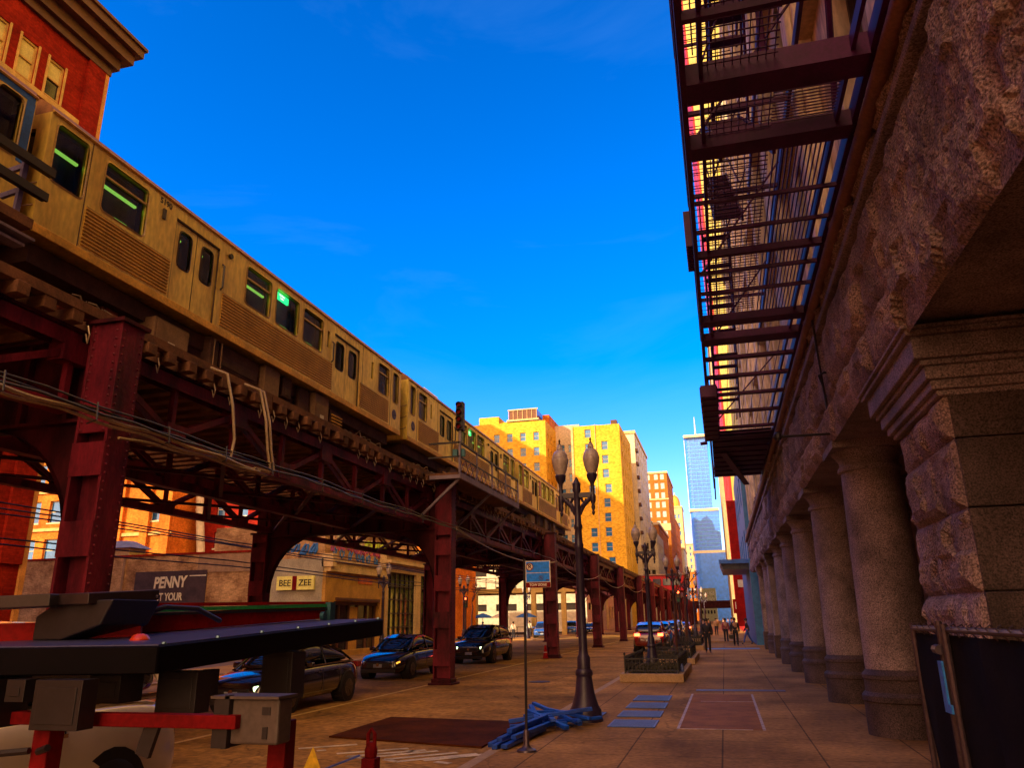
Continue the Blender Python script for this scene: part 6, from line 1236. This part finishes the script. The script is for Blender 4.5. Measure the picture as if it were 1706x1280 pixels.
# ---------------- people ----------------
SKIN = mat('skin', (.42,.2,.12), rough=.6, var=.1); HAIR = mat('dark_hair', (.03,.015,.01), rough=.8)
def person(label, loc, head, top, trousers, shoes=BLACKM, stride=.0, H=1.75, armL=(0,0), armR=(0,0), bag=False, bald=False, coat=.0):
    k = H/1.75; t = thing('person', label, 'person', (0,0,0))
    s = stride
    J = {'pel':(0,0,.95),'bel':(0,0,1.1),'che':(0,.0,1.32),'nec':(0,.01,1.5),'hb':(0,.03,1.58),'hc':(0,.04,1.66),'ht':(0,.02,1.74)}
    E_ = [('pel','bel'),('bel','che'),('che','nec'),('nec','hb'),('hb','hc'),('hc','ht')]; Rd = {'pel':(.155,.11),'bel':(.145,.105),'che':(.17,.115),'nec':(.055,.055),'hb':(.07,.08),'hc':(.08,.098),'ht':(.05,.06)}
    for sx, n_, st_ in ((-1,'l',s),(1,'r',-s)):
        J['hp'+n_] = (sx*.09,0,.9); J['kn'+n_] = (sx*.1,st_*.5+.03,.5); J['an'+n_] = (sx*.1,st_-(.05 if st_ < 0 else 0),.09); J['to'+n_] = (sx*.11,st_+.16-(.05 if st_ < 0 else 0),.045); E_ += [('pel','hp'+n_),('hp'+n_,'kn'+n_),('kn'+n_,'an'+n_),('an'+n_,'to'+n_)]
        Rd['hp'+n_] = (.085,.09); Rd['kn'+n_] = (.058,.062); Rd['an'+n_] = (.04,.045); Rd['to'+n_] = (.038,.03)
        a = armL if n_ == 'l' else armR
        J['sh'+n_] = (sx*.185,0,1.42); J['el'+n_] = (sx*(.24+a[0]),-.03-st_*.3+a[1]*.3,1.14); J['wr'+n_] = (sx*(.23+a[0]*.6),.05-st_*.6+a[1],.9+a[1]*.45); J['ha'+n_] = (sx*(.22+a[0]*.5),.07-st_*.65+a[1]*1.15,.82+a[1]*.5)
        E_ += [('che','sh'+n_),('sh'+n_,'el'+n_),('el'+n_,'wr'+n_),('wr'+n_,'ha'+n_)]; Rd['sh'+n_] = (.062,.062); Rd['el'+n_] = (.042,.045); Rd['wr'+n_] = (.028,.032); Rd['ha'+n_] = (.03,.038)
    names = list(J); idx = {n: i for i, n in enumerate(names)}
    def skin(nm, sub, M, grow, par, ed):
        me = bpy.data.meshes.new(nm); used = [n for n in names if n in sub]; ii = {n: i for i, n in enumerate(used)}
        me.from_pydata([tuple(c*k for c in J[n]) for n in used], [(ii[a], ii[b_]) for a, b_ in ed if a in ii and b_ in ii], []); me.materials.append(M)
        o = bpy.data.objects.new(nm, me); COL.objects.link(o); o.parent = par; md = o.modifiers.new('skin', 'SKIN'); md.use_smooth_shade = True
        lay = me.skin_vertices[0] if me.skin_vertices else None
        if lay is None:
            return o
        for n in used:
            r = Rd[n]; lay.data[ii[n]].radius = ((r[0]+grow)*k, (r[1]+grow)*k)
        lay.data[0].use_root = True
        sb = o.modifiers.new('sub', 'SUBSURF'); sb.levels = 1; sb.render_levels = 1; return o
    # the skin layer needs an edit-free creation: use bmesh
    import bmesh
    def skin2(nm, sub, M, grow, par):
        bm = bmesh.new(); lay = bm.verts.layers.skin.verify(); vv = {}
        for n in names:
            if n in sub:
                v = bm.verts.new(tuple(c*k for c in J[n])); vv[n] = v; r = Rd[n]; v[lay].radius = ((r[0]+grow)*k, (r[1]+grow)*k)
        for a, b_ in E_:
            if a in vv and b_ in vv: bm.edges.new((vv[a], vv[b_]))
        root = [n for n in names if n in sub][0]; vv[root][lay].use_root = True
        me = bpy.data.meshes.new(nm); bm.to_mesh(me); bm.free(); me.materials.append(M); o = bpy.data.objects.new(nm, me); COL.objects.link(o); o.parent = par
        md = o.modifiers.new('skin', 'SKIN'); md.use_smooth_shade = True; sb = o.modifiers.new('sub', 'SUBSURF'); sb.levels = 1; sb.render_levels = 1
        return o
    body = skin2('body', set(names), SKIN, 0, t)
    skin2('jacket', {'pel','bel','che','hpl','hpr','shl','shr','ell','elr','wrl','wrr'}, top, .024+coat, t)
    skin2('trousers', {'bel','pel','hpl','hpr','knl','knr','anl','anr'}, trousers, .014, t)
    skin2('shoes', {'anl','tol'}, shoes, .01, t); skin2('shoes', {'anr','tor'}, shoes, .01, t)
    b = MB(); b.lathe([(.0,.105),(.05,.1),(.085,.06),(.098,.0),(.09,-.05),(.05,-.09)], (0,.015*k,1.69*k), 14, sy=1.15); b.build('hair', HAIR if not bald else mat('grey_hair', (.2,.13,.1)), t, smooth=True)
    b = MB()
    b.add([(-.012,.135,1.64),(.012,.135,1.64),(0,.155,1.635),(0,.13,1.68)], [(0,1,2),(0,2,3),(2,1,3)])
    for sx in (-1,1): b.lathe([(0,-.025),(.012,0),(0,.025)], (sx*.088,.035,1.66), 6)
    b.build('face_features', SKIN, t)
    if bag:
        x = .27; bb = thing('handbag', 'dark bag carried by the standing man with the red shoulder strap', 'bag', (0,0,0)) if False else None
    t.location = loc; t.rotation_euler[2] = head; t.scale = (1,1,1)
    return t
SUIT = mat('dark_suit', (.015,.012,.022), rough=.8); JEANS = mat('blue_jeans', (.04,.09,.35), rough=.8); NAVYJ = mat('dark_jacket', (.03,.02,.03), rough=.8); TANC = mat('tan_coat', (.5,.27,.1), rough=.8); RSH = mat('reddish_shirt', (.3,.05,.06), rough=.8)
person('man in a long dark coat walking towards the viewer past the planters', (-1.0,45.0,0), PI, SUIT, SUIT, H=1.78, coat=.02, stride=.08)
person('person in dark clothes carrying a dark bag, in the middle of the sidewalk', (.6,54.8,0), PI, NAVYJ, SUIT, H=1.78, stride=.12, armR=(.05,0))
person('striding person in blue jeans and dark jacket beside the blue wall', (1.45,59.0,0), PI/2, NAVYJ, JEANS, H=1.72, stride=.3)
person('person in a tan coat far down the sidewalk', (-.9,84,0), PI, TANC, NAVYJ, H=1.75, stride=.2)
person('person in a dark jacket walking far off left of the tan coat', (-1.9,74,0), 0, NAVYJ, SUIT, H=1.75, stride=.2)
person('person in a red top beside the bag carrier, farther away', (.0,63,0), PI, RSH, SUIT, H=1.74, stride=.1)
person('person in pale clothes standing on the far pavement by the crossing', (-21.2,80,0), 0, WHITE, SUIT, H=1.7)
person('small far person in a blue top near the end of the sidewalk', (.7,92,0), 0, BLUEP, SUIT, H=1.75, stride=.15)
t = thing('handbag', 'dark handbag hanging at the side of the person in the middle of the sidewalk', 'bag', (.33,54.75,.5)); b = MB(); b.box(.17,.49,54.66,54.84,.48,.74); b.build('bag_body', BLACKM, t, bevel=.03); b = MB(); b.tube([(.24,54.75,.74),(.28,54.75,.84),(.38,54.75,.84),(.42,54.75,.74)], .012, 6); b.build('handle', BLACKM, t)

rq = random.Random(21); CL = [NAVYJ, SUIT, RSH, TANC, BLUEP, WHITE]
for k, (x, y, lab) in enumerate(((-2.0,104,'tiny far pedestrian in dark clothes by the kerb, nearest of the far crowd'),(-.2,110,'tiny far pedestrian in a dark coat in the middle of the far crowd'),(1.0,118,'tiny far pedestrian in red near the right wall'),(-1.2,127,'tiny far pedestrian in a tan top at the back of the crowd'),(.5,135,'tiny far pedestrian in blue farthest down the sidewalk'),(-20.2,66,'pedestrian in dark clothes waiting on the far corner by the traffic light'),(-21.4,88,'pedestrian in a pale top beside the metal barriers'))):
    person(lab, (x, y, 0), PI*(k % 2), CL[(0,1,2,3,4,1,5)[k]], SUIT, H=1.68+.1*rq.random(), stride=.2)
